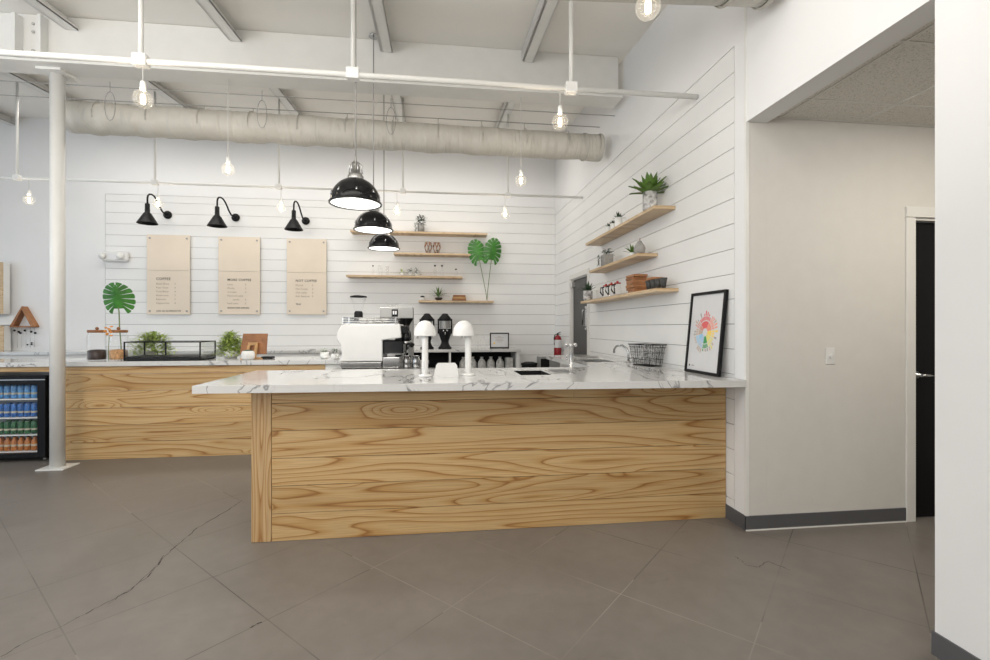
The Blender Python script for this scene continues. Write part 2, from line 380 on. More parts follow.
# right wall: shiplap stretch with a door opening, header over the hall opening, near pier
DY0, DY1, DZ = 6.42, 7.24, 2.15
w = B('wall')
w.box(WX, WX+.15, 3.0, 3.125, 0, 4.75).box(WX, WX+.15, 3.125, WY, 3.411, 4.75)
w.box(WX, WX+.15, 1.762, 3.0, 2.81, 4.5).box(WX, WX+.15, -3.2, 1.762, 0, 4.4)
w.m('groove').box(WX+.012, WX+.15, 3.125, DY0, 0, 3.411).box(WX+.012, WX+.15, DY1, WY, 0, 3.411).box(WX+.012, WX+.15, DY0, DY1, DZ, 3.411)
w.m('board')
for k in range(19):
    zt = 3.405-k*PT; z0 = max(0.0, zt-PT+.0045)
    if zt <= .02: break
    segs = [(3.13, WY)] if z0 > DZ+.06 else [(3.13, DY0-.07), (DY1+.07, WY)]
    for a, b in segs: w.box(WX, WX+.013, a, b-.001, z0, zt)
    if z0 <= DZ+.06 < zt and zt-DZ-.072 > .01: w.box(WX, WX+.013, DY0-.069, DY1+.069, DZ+.072, zt)
struct(w.make('wall_right'))
# corner bead
struct(B('steel_white').box(WX-.004, WX+.02, 2.994, 3.012, 0, 4.2).make('trim_corner'))
# hall recess
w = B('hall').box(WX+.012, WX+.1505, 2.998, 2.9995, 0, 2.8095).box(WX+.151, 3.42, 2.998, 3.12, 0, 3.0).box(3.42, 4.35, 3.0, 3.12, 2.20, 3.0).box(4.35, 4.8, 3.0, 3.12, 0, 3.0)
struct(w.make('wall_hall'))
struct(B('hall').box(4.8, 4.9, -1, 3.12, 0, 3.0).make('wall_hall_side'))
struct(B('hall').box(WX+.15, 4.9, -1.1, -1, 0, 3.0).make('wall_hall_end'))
HZ = 2.85
c = B('tile').box(WX+.15, 4.8, -1, 3.0, HZ, HZ+.03); c.m('grid')
for k in range(6): c.box(WX+.15, 4.8, 2.72-k*.61-.007, 2.72-k*.61+.007, HZ-.004, HZ+.001)
for k in range(4): c.box(2.36+k*.61-.007, 2.36+k*.61+.007, -1, 2.97, HZ-.005, HZ+.001)
c.box(WX+.15, 4.8, 2.975, 3.0, HZ-.004, HZ+.001)
struct(c.make('ceiling_hall'))
# baseboards
struct(B('base').box(WX-.008, WX, 2.992, 3.24, 0, .1).make('baseboard_right'))
o = B('base').box(WX-.008, 3.345, 2.990, 3.0, 0.006, .1); o.m('offwhite').box(WX-.008, 3.345, 2.984, 2.996, 0, .008); struct(o.make('baseboard_hall'))
struct(B('base').box(WX-.008, WX, -3, 1.762, 0, .1).box(WX-.008, WX+.15, 1.762, 1.770, 0, .1).make('baseboard_near'))
# hall door
dr = B('doorblack').box(3.42, 4.35, 3.04, 3.085, .008, 2.165).make('door_1'); struct(dr)
fr = B('offwhite').box(3.345, 3.419, 2.984, 2.998, 0, 2.188, .003).box(3.345, 4.43, 2.982, 3.0, 2.19, 2.265, .003).box(4.351, 4.43, 2.984, 2.998, 0, 2.188, .003).box(3.4055, 3.4195, 3.0, 3.1, 0, 2.17).box(3.42, 4.35, 3.0, 3.1, 2.172, 2.2).box(4.35, 4.362, 3.0, 3.1, 0, 2.17)
fr.make('door_frame', parent=dr)
h = B('chrome').lathe([(.028, 0), (.028, .012), (.012, .014), (.012, .05)], (3.475, 3.04, 1.05), axis=Vector((0, -1, 0)), capb=True, capt=True)
h.tube([(3.475, 2.99, 1.05), (3.50, 2.985, 1.05), (3.59, 2.985, 1.047)], [.011, .011, .008]); h.make('door_handle', parent=dr)
# door in shiplap wall
dr = B('doorgrey').box(WX+.03, WX+.07, DY0+.02, DY1-.02, .01, DZ-.02).make('door_2'); struct(dr)
f = B('offwhite').box(WX-.012, WX+.012, DY0-.07, DY0-.0005, 0, DZ-.0005).box(WX-.012, WX+.012, DY1+.0005, DY1+.07, 0, DZ-.0005).box(WX-.012, WX+.012, DY0-.07, DY1+.07, DZ, DZ+.07)
f.box(WX+.012, WX+.1, DY0, DY0+.018, 0, DZ).box(WX+.012, WX+.1, DY1-.018, DY1, 0, DZ).box(WX+.012, WX+.1, DY0, DY1, DZ-.018, DZ); f.make('door_frame', parent=dr)
B('steel').box(WX-.03, WX+.03, DY1-.12, DY1-.01, DZ-.13, DZ-.05, .004).make('door_closer', parent=dr)
B('chrome').box(WX+.01, WX+.03, DY0+.10, DY0+.17, 1.36, 1.70, .004).tube([(WX+.01, DY0+.135, 1.40), (WX-.035, DY0+.135, 1.42), (WX-.035, DY0+.135, 1.64), (WX+.01, DY0+.135, 1.66)], .011).make('door_handle', parent=dr)
# light switch on hall wall
q = P(830, 356, Y=3.0)
t = thing('light_switch', 'white toggle light switch on the plain hall wall', 'light switch', (q.x, 3.0, q.z))
B('white').box(-.036, .036, -.006, 0, -.058, .058, .003).make('plate', t)
B('offwhite').box(-.006, .006, -.02, -.006, -.012, .010, .002).make('toggle', t)

# ================================================================== STRUCTURAL STEEL, DUCT, PIPES
t = thing('steel_beam', 'deep white steel beam spanning the room under the ceiling', 'beam', (0, 5.1, 3.93))
B('steel_white').box(-8.9, 2.03, -.006, .006, .022, .512).make('web', t)
B('steel_white').box(-8.9, 2.03, -.13, .13, 0, .022).make('bottom_flange', t)
B('steel_white').box(-4.02, -3.99, -.1, -.006, .022, .47).box(-3.80, -3.77, -.1, -.006, .022, .47).make('stiffener', t)
b = B('steel')
for zz in (.08, .16, .34, .42): b.ball((-3.90, -.012, zz), .014, 8)
b.make('bolts', t)
CXc, CYc = -3.752, 5.18
t = thing('support_column', 'round white steel column standing in front of the drinks fridge', 'column', (CXc, CYc, 0))
B('steel_white').lathe([(.060, .012), (.060, 3.905)], seg=32, capb=True, capt=True).make('pole', t)
B('steel_white').box(-.12, .13, -.11, .11, 0, .012, .002).make('base_plate', t)
B('steel_white').box(-.11, .11, -.12, .12, 3.905, 3.929).make('cap_plate', t)
places = {1.0: 'right', -.52: 'middle'}
px_ = [(1.0, 'nearest the shiplap side wall'), (-.52, 'above the black pendant lamps'), (-2.03, 'between pendants and column'), (-3.55, 'next to the column top'), (-5.07, 'left of the column top'), (-6.6, 'farthest from the side wall')]
for X, wh in px_:
    for (y0, y1, seg_) in ((1.5, 5.085, 'in front of the steel beam'), (5.115, 8.26, 'behind the steel beam')):
        mb = B('steel_white')
        for (a, b, dz0, dz1) in ((-.06, -.048, .0, .13), (-.06, .05, .13-.13, .012), (.04, .05, .0, .03)):
            mb.poly([(a, 0, dz0), (b, 0, dz0), (b, 0, dz1), (a, 0, dz1)], off=(0, y1-y0, (y1-y0)*.08))
        mb.m('cordw_joist_shade').poly([(-.078, 0, .01), (-.061, 0, .01), (-.061, 0, .128), (-.078, 0, .128)], off=(0, y1-y0, (y1-y0)*.08))  # greyer strip paints the shaded side of the joist
        tag(mb.make('ceiling_joist', loc=(X, y0, ceilz(y0)-.135)), 'white steel ceiling joist %s, %s' % (seg_, wh), 'joist', 'steel ceiling joists')
# diagonal braces seen between joists
# fabric duct
DZc, DYc = 3.62, 5.62
x0, x1 = P(67, 117, Y=DYc).x, 2.0
t = thing('air_duct', 'long beige fabric air duct strung behind the steel beam', 'duct', (0, DYc, DZc))
mb = B('duct'); n = 90; prof = []
rings = []
for i in range(n+1):
    x = x0+(x1-x0)*i/n; loose = 1-i/n
    ring = []
    for k in range(28):
        a = 2*PI*k/28
        rr = .152+.010*loose+(.006*loose+.002)*math.sin(x*26+a*3.1)*(.4 if math.sin(a) > 0 else 1)+.004*math.sin(x*9-a*2)
        sag = -.012*abs(math.sin((x-x0)/.52*PI))*(1 if math.sin(a) < 0 else .15)
        ring.append(mb.b.verts.new((x, rr*math.cos(a), rr*math.sin(a)+sag+.06*loose)))
    rings.append(ring)
fs = []
for i in range(n):
    for k in range(28): fs.append(mb.b.faces.new((rings[i][k], rings[i][(k+1) % 28], rings[i+1][(k+1) % 28], rings[i+1][k])))
mb._fin(fs, True); mb._fin([mb.b.faces.new(rings[0][::-1]), mb.b.faces.new(rings[-1])])
mb.make('sleeve', t)
for xx_ in (x1-.03, x1-.22): B('ductband').lathe([(.160, 0), (.166, .02), (.160, .04)], (xx_, 0, 0), axis=Vector((1, 0, 0)), seg=28).make('collar', t)
x = x0+.35
while x < x1-.3:
    B('ductband').tube([(x, .168*math.cos(a), .168*math.sin(a)+.06*(x1-x)/(x1-x0)) for a in [PI*.12+i*PI*.98/12 for i in range(13)]], .005, 6).tube([(x, 0, .17+.05*(x1-x)/(x1-x0)), (x, 0, .25)], .005, 6).make('hanger', t)
    x += .52
tag(B('cord').tube([(-8.9, DYc, 3.875), (2.0, DYc, 3.875)], .005, 6).make('support_cable'), 'thin steel cable stretched just above the beige fabric duct', 'cable')
tag(B('cord').tube([(-8.9, 5.35, 3.90), (2.09, 5.35, 3.90)], .004, 6).make('support_cable'), 'thin cable running close behind the beam underside', 'cable')
# near duct at the very top of the frame
t = thing('air_duct', 'beige round duct overhead at the top edge, ending beside the side wall', 'duct', (2.0, 2.62, 3.55)); t.rotation_euler = (0, -.050, 0)
B('duct').lathe([(.18, .0), (.18, 4.0)], (-4.0, 0, 0), axis=Vector((1, 0, 0)), seg=36, capb=True, capt=True).make('sleeve', t)
for xx_ in (-.03, -.28): B('ductband').lathe([(.186, 0), (.193, .015), (.186, .03)], (xx_, 0, 0), axis=Vector((1, 0, 0)), seg=36).make('collar', t)
# conduit pipes with hanging bulbs
def pipe(Y, z, x0, r, label, rods):
    t = thing('conduit_pipe', label, 'pipe', (0, Y, z), 'white conduit pipes')
    B('steel_white').tube([(x0, 0, 0), (WX-.005, 0, 0)], r, 12).make('pipe_run', t)
    for X in rods:
        B('steel_white').tube([(X, 0, r), (X, 0, ceilz(Y)-z-.01)], r*.8, 8).make('drop_rod', t)
        B('steel_white').box(X-r*2.2, X+r*2.2, -r*1.6, r*1.6, -r*1.7, r*2.2, .006).make('junction_box', t)
RA = [P(141, 60, Y=3.6).x, P(571, 90, Y=3.6).x, P(353, 75, Y=3.6).x]
pipe(3.6, 3.275, -6, .021, 'white conduit pipe crossing in front of the steel beam', RA)
RB = [P(x, 190, Y=6.64).x for x in (17, 155, 279, 403, 508)]
pipe(6.64, 3.285, -8.9, .017, 'thin white conduit pipe crossing behind the fabric duct', RB)
def bulb(loc, top, lab):
    t = thing('globe_bulb', lab, 'light bulb', loc, 'bare globe bulbs hanging on cords')
    B('bulbglass').lathe([(.017, .062)]+[(.0625*math.sin(a), .0625*math.cos(a)) for a in [.45+i*(PI-.45)/12 for i in range(13)]], seg=22).make('glass_globe', t)
    B('bulbcore').lathe([(.001, -.036), (.014, -.03), (.016, .0), (.013, .03), (.001, .036)], seg=10).make('filament', t)
    B('matwhite').lathe([(.001, .125), (.014, .125), (.019, .11), (.019, .062), (.016, .058)], seg=14).make('socket', t)
    B('cordw_joist_shade').tube([(0, 0, .12), (0, 0, top-loc[2])], .0035, 6).make('cord', t)
    L = bpy.data.lights.new('bulb_light', 'POINT'); L.energy = BW; L.color = (1, .86, .68); L.shadow_soft_size = .055
    l = bpy.data.objects.new('bulb_light', L); C.objects.link(l); l.location = Vector(loc)+Vector((0, 0, 0)); 
BW = 3
for (x, Y, top, lab) in ((143, 3.6, 3.238, 'lit globe bulb beside the column, on the conduit in front of the beam'),
                         (560, 3.6, 3.238, 'lit globe bulb near the side wall, on the conduit in front of the beam'),
                         (228, 5.1, 3.93, 'lit globe bulb hanging from the beam above the MORE COFFEE menu'),
                         (521, 5.1, 3.93, 'lit globe bulb on a long cord from the beam, right of the pendants'),
                         (29, 6.64, 3.27, 'lit globe bulb on the left of the column, above the triangular shelf'),
                         (158, 6.64, 3.27, 'lit globe bulb hanging in front of the first barn lamp'),
                         (281, 6.64, 3.27, 'lit globe bulb hanging between the second and third barn lamps'),
                         (397, 6.64, 3.27, 'lit globe bulb hanging above the topmost back shelf'),
                         (505, 6.64, 3.27, 'lit globe bulb hanging near the back corner, above the tall monstera leaves'),
                         (648, 2.25, 3.9, 'globe bulb at the top edge beside the overhead duct')):
    z = 3.01; px = x
    X = P(px, 200, Y=Y).x
    bulb((X, Y, z), top, lab)
# dangling wire loops
for (x, y, Y, lab) in ((110, 75, 5.3, 'dark wire loop dangling behind the beam near the column'), (262, 85, 5.3, 'dark wire loop dangling behind the beam above the second barn lamp'), (391, 96, 5.3, 'dark wire loop dangling behind the beam beside the pendant cords')):
    q = P(x, y, Y=Y); Lh = .30
    pts = [(0, 0, 0)]+[(.05*math.sin(PI*2*k/14)*(-1), 0, -Lh/2+Lh/2*math.cos(2*PI*k/14)) for k in range(1, 14)]+[(0, 0, 0), (0, 0, .10)]
    tag(B('cord').tube(pts, .004, 5).make('wire_loop', loc=(q.x, Y, 3.83)), lab, 'wire', 'dangling wire loops')
# pendants
def pendant():
    t = thing('pendant_lamp', 'largest, nearest black dome pendant lamp with white inside', 'pendant lamp', (0, 0, 0), 'black dome pendants over the bar')
    R = .191
    prof = [(R+.006, 0), (R, .004)]+[(R*math.cos(a), .01+.19*math.sin(a)) for a in [i*PI/2/10*.83 for i in range(11)]]
    s = B('blackgloss').lathe(prof+[(.045, .20)], seg=40)
    s.make('shade', t)
    B('pendwhite').lathe([(R-.004, .0)]+[(.97*R*math.cos(a), .006+.175*math.sin(a)) for a in [i*PI/2/8 for i in range(9)]], seg=40).make('shade_lining', t)
    B('blackgloss').lathe([(R+.012, -.006), (R+.014, .002), (R+.004, .012)], seg=40).lathe([(R-.003, -.006), (R+.012, -.006)], seg=40).make('rim', t)
    B('bulbglow').ball((0, 0, .07), .055, 14).make('bulb', t)
    for k in range(8):
        a = 2*PI*k/8+.2; B('chrome').tube([(.965*R*math.cos(a), .965*R*math.sin(a), .058), (.91*R*math.cos(a), .91*R*math.sin(a), .086)], .0075, 6).make('rivet', t)
    b = B('steel').lathe([(.06, .185), (.062, .21), (.045, .235), (.028, .24), (.028, .30), (.018, .315), (.010, .33), (.008, .37)], seg=20)
    for k in range(6):
        a = 2*PI*k/6; b.tube([(.05*math.cos(a), .05*math.sin(a), .235), (.046*math.cos(a), .046*math.sin(a), .30), (.02*math.cos(a), .02*math.sin(a), .325)], .005, 5)
    b.make('socket_cage', t)
    return t
pd = pendant(); pd.location = (-.635, 3.80, 2.370)
def pend_cord(p, r=.006):
    top = ceilz(p.location.y)-p.location.z
    B('cord').tube([(0, 0, .36), (0, 0, top)], r, 8).make('cord', p)
    B('chrome').lathe([(.05, top-.03), (.045, top-.012), (.02, top)], seg=16, capb=True).make('canopy', p)
p2 = dup(pd, (-.655, 5.0, 2.408), 'middle black dome pendant of the three over the bar'); p3 = dup(pd, (-.675, 6.15, 2.405), 'smallest-looking, farthest black dome pendant of the three')
for p in (pd, p2, p3):
    pend_cord(p)
    L = bpy.data.lights.new('pendant_light', 'SPOT'); L.energy = 28; L.spot_size = 2.4; L.spot_blend = .6; L.color = (1, .95, .88); L.shadow_soft_size = .05
    l = bpy.data.objects.new('pendant_light', L); C.objects.link(l); l.location = p.location+Vector((0, 0, .0)); 
# barn lamps
def barn():
    t = thing('barn_wall_lamp', 'black gooseneck wall lamp above the COFFEE menu', 'wall lamp', (0, 0, 0), 'black gooseneck lamps above the menus')
    B('black').lathe([(.065, 0), (.065, .02), (.045, .032), (.02, .034)], axis=Vector((0, -1, 0)), seg=20, capb=True, capt=True).make('wall_mount', t)
    pts = [(0, -.02, 0)]; D = .52
    for k in range(1, 13):
        u = k/12; y = -.02-D*u; z = -.015*math.sin(PI*min(1, u*2))*(u < .5)+.26*(max(0, (u-.12))/.88)**1.1*(1 if u < .9 else 1)
        pts.append((0, y, z))
    pts = [(x_, y_, z_*.86) for x_, y_, z_ in [(0, -.02, 0), (0, -.09, -.004), (0, -.16, .02), (0, -.22, .075), (0, -.27, .14), (0, -.32, .195), (0, -.38, .235), (0, -.44, .248), (0, -.50, .232), (0, -.535, .195), (0, -.548, .15), (0, -.55, .05)]]
    B('black').tube(pts, .0125, 10).make('gooseneck', t)
    B('black').lathe([(.001, .10), (.026, .10), (.032, .088), (.032, .02), (.034, .005), (.034, -.035), (.052, -.052), (.136, -.20), (.139, -.206), (.134, -.20), (.048, -.055), (.001, -.055)], (0, -.55, -.055), seg=28).make('shade', t)
    return t
bl = barn(); q = P(168, 215, Y=WY); bl.location = (q.x, WY, q.z)
q = P(236, 216.8, Y=WY); dup(bl, (q.x, WY, q.z-.015), 'black gooseneck wall lamp above the MORE COFFEE menu', rz=-.10)
q = P(306, 219, Y=WY); dup(bl, (q.x, WY, q.z-.035), 'black gooseneck wall lamp above the NOT COFFEE menu', rz=-.07)
# emergency light
q = P(117, 257, Y=WY)
t = thing('emergency_light', 'white twin-head emergency light high on the shiplap, left of the menus', 'emergency light', (q.x, WY, q.z))
B('white').box(-.19, .20, -.08, -.001, -.085, .085, .038).make('housing', t)
B('matwhite').lathe([(.045, 0), (.05, .03), (.035, .05), (.001, .052)], (-.15, -.08, .0), axis=Vector((-.3, -1, -.1)), seg=18).make('lamp_head', t); B('matwhite').lathe([(.045, 0), (.05, .03), (.035, .05), (.001, .052)], (.10, -.08, .0), axis=Vector((.3, -1, -.1)), seg=18).make('lamp_head', t)

# ================================================================== MENUS
def menu(px0, px1, y0, y1, head, items, foot, lab):
    a, b = P(px0, y0, Y=WY-.03), P(px1, y1, Y=WY-.03); cx = (a.x+b.x)/2; w = b.x-a.x; hgt = a.z-b.z
    t = thing('menu_board', lab, 'menu', (cx, WY, b.z), 'kraft coffee menus on the shiplap wall')
    B('paper').box(-w/2, w/2, -.034, -.026, 0, hgt*.553-.002).make('lower_panel', t)
    B('paper').box(-w/2, w/2, -.034, -.026, hgt*.553+.002, hgt).make('upper_panel', t)
    B('glass').box(-w/2-.008, w/2+.008, -.026, -.020, -.008, hgt+.008).make('acrylic_backing', t)
    for sx in (-1, 1):
        for z in (.055, hgt-.055):
            B('cord').lathe([(.015, .002), (.015, .044)], (sx*(w/2-.045), 0, z), axis=Vector((0, -1, 0)), seg=12, capb=True, capt=True).make('standoff', t)
    RX = Matrix.Rotation(PI/2, 4, 'X')
    def put(mb, s, size, x, z, sp=1.05, bold=0): mb.mesh(text_me(s, size, sp, bold), Matrix.Translation((x, -.0355, z)) @ RX)
    mb = B('ink'); put(mb, head[0], head[1]*.80, -w/2+.14, hgt*.432, 1.12, .0009); mb.make('heading_lettering', t)
    mb = B('inklight')
    for i, (s, ind, pr) in enumerate(items):
        z = hgt*(.375-i*.0485)
        put(mb, s, .040, -w/2+.14+ind, z)
        if pr: put(mb, pr, .040, w/2-.235, z)
    mb.make('item_lettering', t)
    mb = B('ink')
    for s, zf, sz in foot: put(mb, s, sz*.9, -w/2+.14, hgt*zf, 1.05, .0006)
    mb.make('footer_lettering', t)
menu(147, 190, 234.5, 314.5, ('COFFEE', .072), [('Batch Brew', 0, '3'), ('Pour Over', 0, '4'), ('Cold Brew', 0, '4'), ('Americano', 0, '3'), ('Espresso', 0, '3'), ('Cappuccino', 0, '4')], [('ADD AN ALTERNATIVE', .035, .038)], 'kraft menu board headed COFFEE, leftmost of the three menus')
menu(218.5, 260, 236.5, 314.5, ('MORE COFFEE', .066), [('Latte', 0, '5'), ('Mocha', 0, '5'), ('Cortado', 0, '4'), ('Flavored Latte', 0, ''), ('vanilla', .08, '5'), ('Iced Latte', 0, '5')], [('SIGNATURE DRINKS', .075, .040)], 'kraft menu board headed MORE COFFEE, middle of the three menus')
menu(287, 326.5, 238.5, 314.5, ('NOT COFFEE', .066), [('Matcha', 0, '5'), ('Hot Cocoa', 0, '4'), ('Chai Latte', 0, '5'), ('Kids Steamer', 0, '3')], [('TEAS', .125, .040)], 'kraft menu board headed NOT COFFEE, rightmost of the three menus')

# ================================================================== BAR
ZT = 1.036; TK = .048
BXL, BYF, BYB = -1.195, 3.218, 4.10
def planks(mb, x0, x1, y, z1, face=-1, seams=()):
    z = 0; k = 0
    while z < z1-.01:
        zt = min(z+PT, z1); cuts = [x0]+[s_ for (kk, s_) in seams if kk == k]+[x1]
        for a, b in zip(cuts[:-1], cuts[1:]): mb.box(a+.0008, b-.0008, y, y+.018, z+.0015, zt-.0015, .0012)
        z = zt; k += 1
    return mb
t = thing('bar_counter', 'pine-plank front counter base under the big marble top', 'counter', (0, 0, 0))
sx_ = P(574, 395, Y=BYF).x
planks(B('pine'), BXL+.125, WX-.004, BYF, ZT-TK-.002, seams=((5, sx_),)).make('plank_front', t)
B('pine_v').box(BXL, BXL+.123, BYF-.002, BYF+.02, .002, ZT-TK-.002, .0015).make('corner_board', t)
B('pine').box(BXL, BXL+.018, BYF+.02, BYB, .002, ZT-TK-.002).make('end_panel', t)
B('groove').box(BXL+.02, WX-.01, BYF+.02, BYF+.04, .002, ZT-TK-.004).box(BXL+.02, 1.45, BYB-.02, BYB, .1, ZT-TK-.004).box(1.45, WX-.01, BYB, 5.9, .1, .12).make('carcass', t)
# worktop with sink openings
SK = (.63, .87, 3.50, 3.88); S2 = (1.55, 1.86, 4.72, 5.16)
def slab_rects(outer, hole):
    X0, X1, Y0, Y1 = outer; a, b, c_, d = hole
    return [(X0, a, Y0, Y1), (b, X1, Y0, Y1), (a, b, Y0, c_), (a, b, d, Y1)]
t = thing('marble_worktop', 'grey-veined white marble L-shaped worktop of the bar', 'worktop', (0, 0, 0))
mb = B('marble')
def top_with_holes(mb, xs, ys, solid, z0, z1):
    """one watertight slab over the grid cells that are solid"""
    V = {}
    def v(i, j, z):
        if (i, j, z) not in V: V[(i, j, z)] = mb.b.verts.new((xs[i], ys[j], z))
        return V[(i, j, z)]
    fs = []
    nx, ny = len(xs)-1, len(ys)-1
    S = lambda i, j: 0 <= i < nx and 0 <= j < ny and solid((xs[i]+xs[i+1])/2, (ys[j]+ys[j+1])/2)
    for i in range(nx):
        for j in range(ny):
            if not S(i, j): continue
            fs.append(mb.b.faces.new((v(i, j, z1), v(i+1, j, z1), v(i+1, j+1, z1), v(i, j+1, z1))))
            fs.append(mb.b.faces.new((v(i, j, z0), v(i, j+1, z0), v(i+1, j+1, z0), v(i+1, j, z0))))
            for (di, dj, e) in ((-1, 0, ((i, j), (i, j+1))), (1, 0, ((i+1, j+1), (i+1, j))), (0, -1, ((i+1, j), (i, j))), (0, 1, ((i, j+1), (i+1, j+1)))):
                if not S(i+di, j+dj):
                    (a, b), (c_, d) = e
                    fs.append(mb.b.faces.new((v(a, b, z0), v(a, b, z1), v(c_, d, z1), v(c_, d, z0))))
    mb._fin(fs)
def solid(x, y):
    if SK[0] < x < SK[1] and SK[2] < y < SK[3]: return False
    if S2[0] < x < S2[1] and S2[2] < y < S2[3]: return False
    if y < 4.15: return True
    return x > 1.40
top_with_holes(mb, [-1.50, SK[0], SK[1], 1.40, S2[0], S2[1], WX-.006], [2.985, SK[2], SK[3], 4.15, S2[2], S2[3], 5.93], solid, ZT-TK, ZT)
for v_ in mb.b.verts:
    if v_.co.y < 3.0: v_.co.y += .12*(2.1-v_.co.x)/3.6
o = mb.make('top_slab', t)
def sink(h, dep, lab, m, loc):
    X0, X1, Y0, Y1 = h; w_, d_ = (X1-X0)/2-.0005, (Y1-Y0)/2-.0005
    mb = B(m)
    mb.box(-w_, w_, -d_, d_, 0, .004).box(-w_, -w_+.004, -d_, d_, 0, dep).box(w_-.004, w_, -d_, d_, 0, dep).box(-w_, w_, -d_, -d_+.004, 0, dep).box(-w_, w_, d_-.004, d_, 0, dep)
    mb.m('chrome').lathe([(.001, .006), (.03, .006), (.035, .004)], seg=16)
    tag(mb.make('sink_basin', loc=((X0+X1)/2, (Y0+Y1)/2, ZT-dep-.002)), lab, 'sink')
sink(SK, .16, 'dark rectangular sink basin set into the bar marble', 'blackplastic', None)
sink(S2, .14, 'steel prep sink basin set into the wall-side marble', 'steel', None)
mb = B('steel').box(-.10, .10, -.14, .14, 0, .006, .002); mb.m('groove')
for k in range(9): mb.box(-.08, .08, -.12+k*.03, -.108+k*.03, .006, .0068)
tag(mb.make('drip_tray', loc=(1.0, 3.74, ZT)), 'steel ribbed drip tray beside the dark bar sink', 'tray')
# bar faucet
t = thing('bar_faucet', 'slim chrome bar faucet with a cross lever beside the dark sink', 'faucet', (1.035, 3.555, ZT))
B('chrome').lathe([(.028, 0), (.028, .008), (.012, .012), (.011, .20), (.014, .205), (.014, .235), (.001, .238)], seg=16, capb=True).make('column', t)
B('chrome').tube([(-.035, 0, .225), (.03, 0, .225)], .009, 8).ball((-.035, 0, .225), .016, 10).ball((.032, 0, .225), .017, 10).make('lever', t)
B('chrome').tube([(0, 0, .15), (-.03, 0, .15), (-.035, 0, .12)], .007, 8).ball((-.035, 0, .115), .010, 8).make('nozzle', t)
# prep faucet
t = thing('prep_faucet', 'curved chrome gooseneck faucet at the prep sink, left of the wire basket', 'faucet', (1.95, 4.62, ZT))
B('chrome').tube([(0, 0, 0), (0, 0, .10), (-.01, .02, .145), (-.045, .06, .175), (-.085, .11, .165), (-.10, .13, .13), (-.102, .132, .09)], .011, 10).lathe([(.03, 0), (.028, .012), (.014, .02)], seg=16, capb=True).make('spout', t)
B('chrome').tube([(0, 0, .04), (.03, -.05, .055)], .008, 8).make('handle', t)
# steel lid lying at far end
tag(B('steel').box(-.13, .13, -.22, .22, 0, .012, .004).make('baking_tray', loc=(1.78, 5.6, ZT)), 'flat steel tray lying at the far end of the marble near the door', 'tray')
# tap towers
def tap(loc, lab):
    t = thing('tap_tower', lab, 'beverage tap', loc, 'white mushroom tap towers on the bar')
    B('white').lathe([(.052, 0), (.052, .008), (.045, .014), (.024, .018)], seg=28, capb=True).make('foot', t)
    B('white').lathe([(.0235, .016), (.0235, .36), (.021, .385), (.012, .393), (.001, .396)], seg=24).make('column', t)
    pr = [(.081, .298), (.084, .302)]+[(.083*math.cos(a), .305+.108*math.sin(a)) for a in [i*PI/2/10 for i in range(11)]]
    B('white').lathe([(.0, .298), (.081, .298)]+pr, (0, .035, 0), seg=32).make('dome', t)
    B('chrome').lathe([(.008, .278), (.008, .30)], (.055, .035, 0), seg=10, capb=True).lathe([(.008, .278), (.008, .30)], (-.055, .035, 0), seg=10, capb=True).make('nozzle', t)
    return t
q = P(425, 376.5, z=ZT); t1 = tap((q.x, q.y, ZT), 'left of the two white dome-topped tap towers')
q2 = P(468.2, 375.5, z=ZT); dup(t1, (q2.x, q2.y, ZT), 'right of the two white dome-topped tap towers', rz=1.25)
q = P(446, 377, z=ZT)
mb = B('white')
mb.poly([(-.090, 0, 0), (.090, 0, 0), (.080, .006, .085), (.066, .008, .102), (-.058, .008, .102), (-.072, .006, .085)], off=(0, .012, 0)).box(-.07, .07, .012, .07, 0, .006)
tag(mb.make('splash_shield', loc=(q.x, q.y, ZT)), 'small white trapezoid splash shield standing between the two tap towers', 'shield')
# wire basket
bx0, bx1, by0, by1 = -.065, .065, -.13, .13
t = thing('wire_basket', 'black wire basket standing on the marble by the shiplap side wall', 'basket', (1.965, 4.225, ZT+.004), rz=.2)
mb = B('black')
def rect(z, e, r): mb.tube([(bx0-e, by0-e, z), (bx1+e, by0-e, z), (bx1+e, by1+e, z), (bx0-e, by1+e, z), (bx0-e, by0-e, z)], r, 6)
rect(.195, .03, .005); rect(.17, .027, .002); rect(.0, 0, .003); rect(.06, .01, .002); rect(.12, .02, .002)
for k in range(15):
    y = by0+(by1-by0)*k/14
    for sgn, bx in ((-1, bx0), (1, bx1)):
        mb.tube([(bx, y, 0), (bx+sgn*.03, y*1.1, .195)], .0018, 4)
        if k < 14:
            y2 = by0+(by1-by0)*(k+1)/14; mb.tube([(bx, y, 0), (bx+sgn*.02, y2*1.05, .1), (bx+sgn*.03, y*1.1, .195)], .0015, 4)
for k in range(7):
    x = bx0+(bx1-bx0)*k/6
    for sgn, by in ((-1, by0), (1, by1)): mb.tube([(x, by, 0), (x*1.25, by+sgn*.03, .195)], .0018, 4)
    mb.tube([(x, by0, 0), (x, by1, 0)], .0018, 4)
mb.make('wire_cage', t)
# poster leaning at wall
fw, fh = .47, .64
t = bpy.data.objects.new('framed_poster', None); C.objects.link(t)
tag(t, 'black framed poster with a colourful tasting wheel, leaning on the shiplap by the corner', 'poster')
a = P(684.5, 371, z=ZT); b_ = P(719, 377, z=ZT)
t.location = (2.022, 3.42, ZT+.003); t.rotation_euler = (0, math.radians(6.0), -PI/2)
t.rotation_mode = 'XYZ'
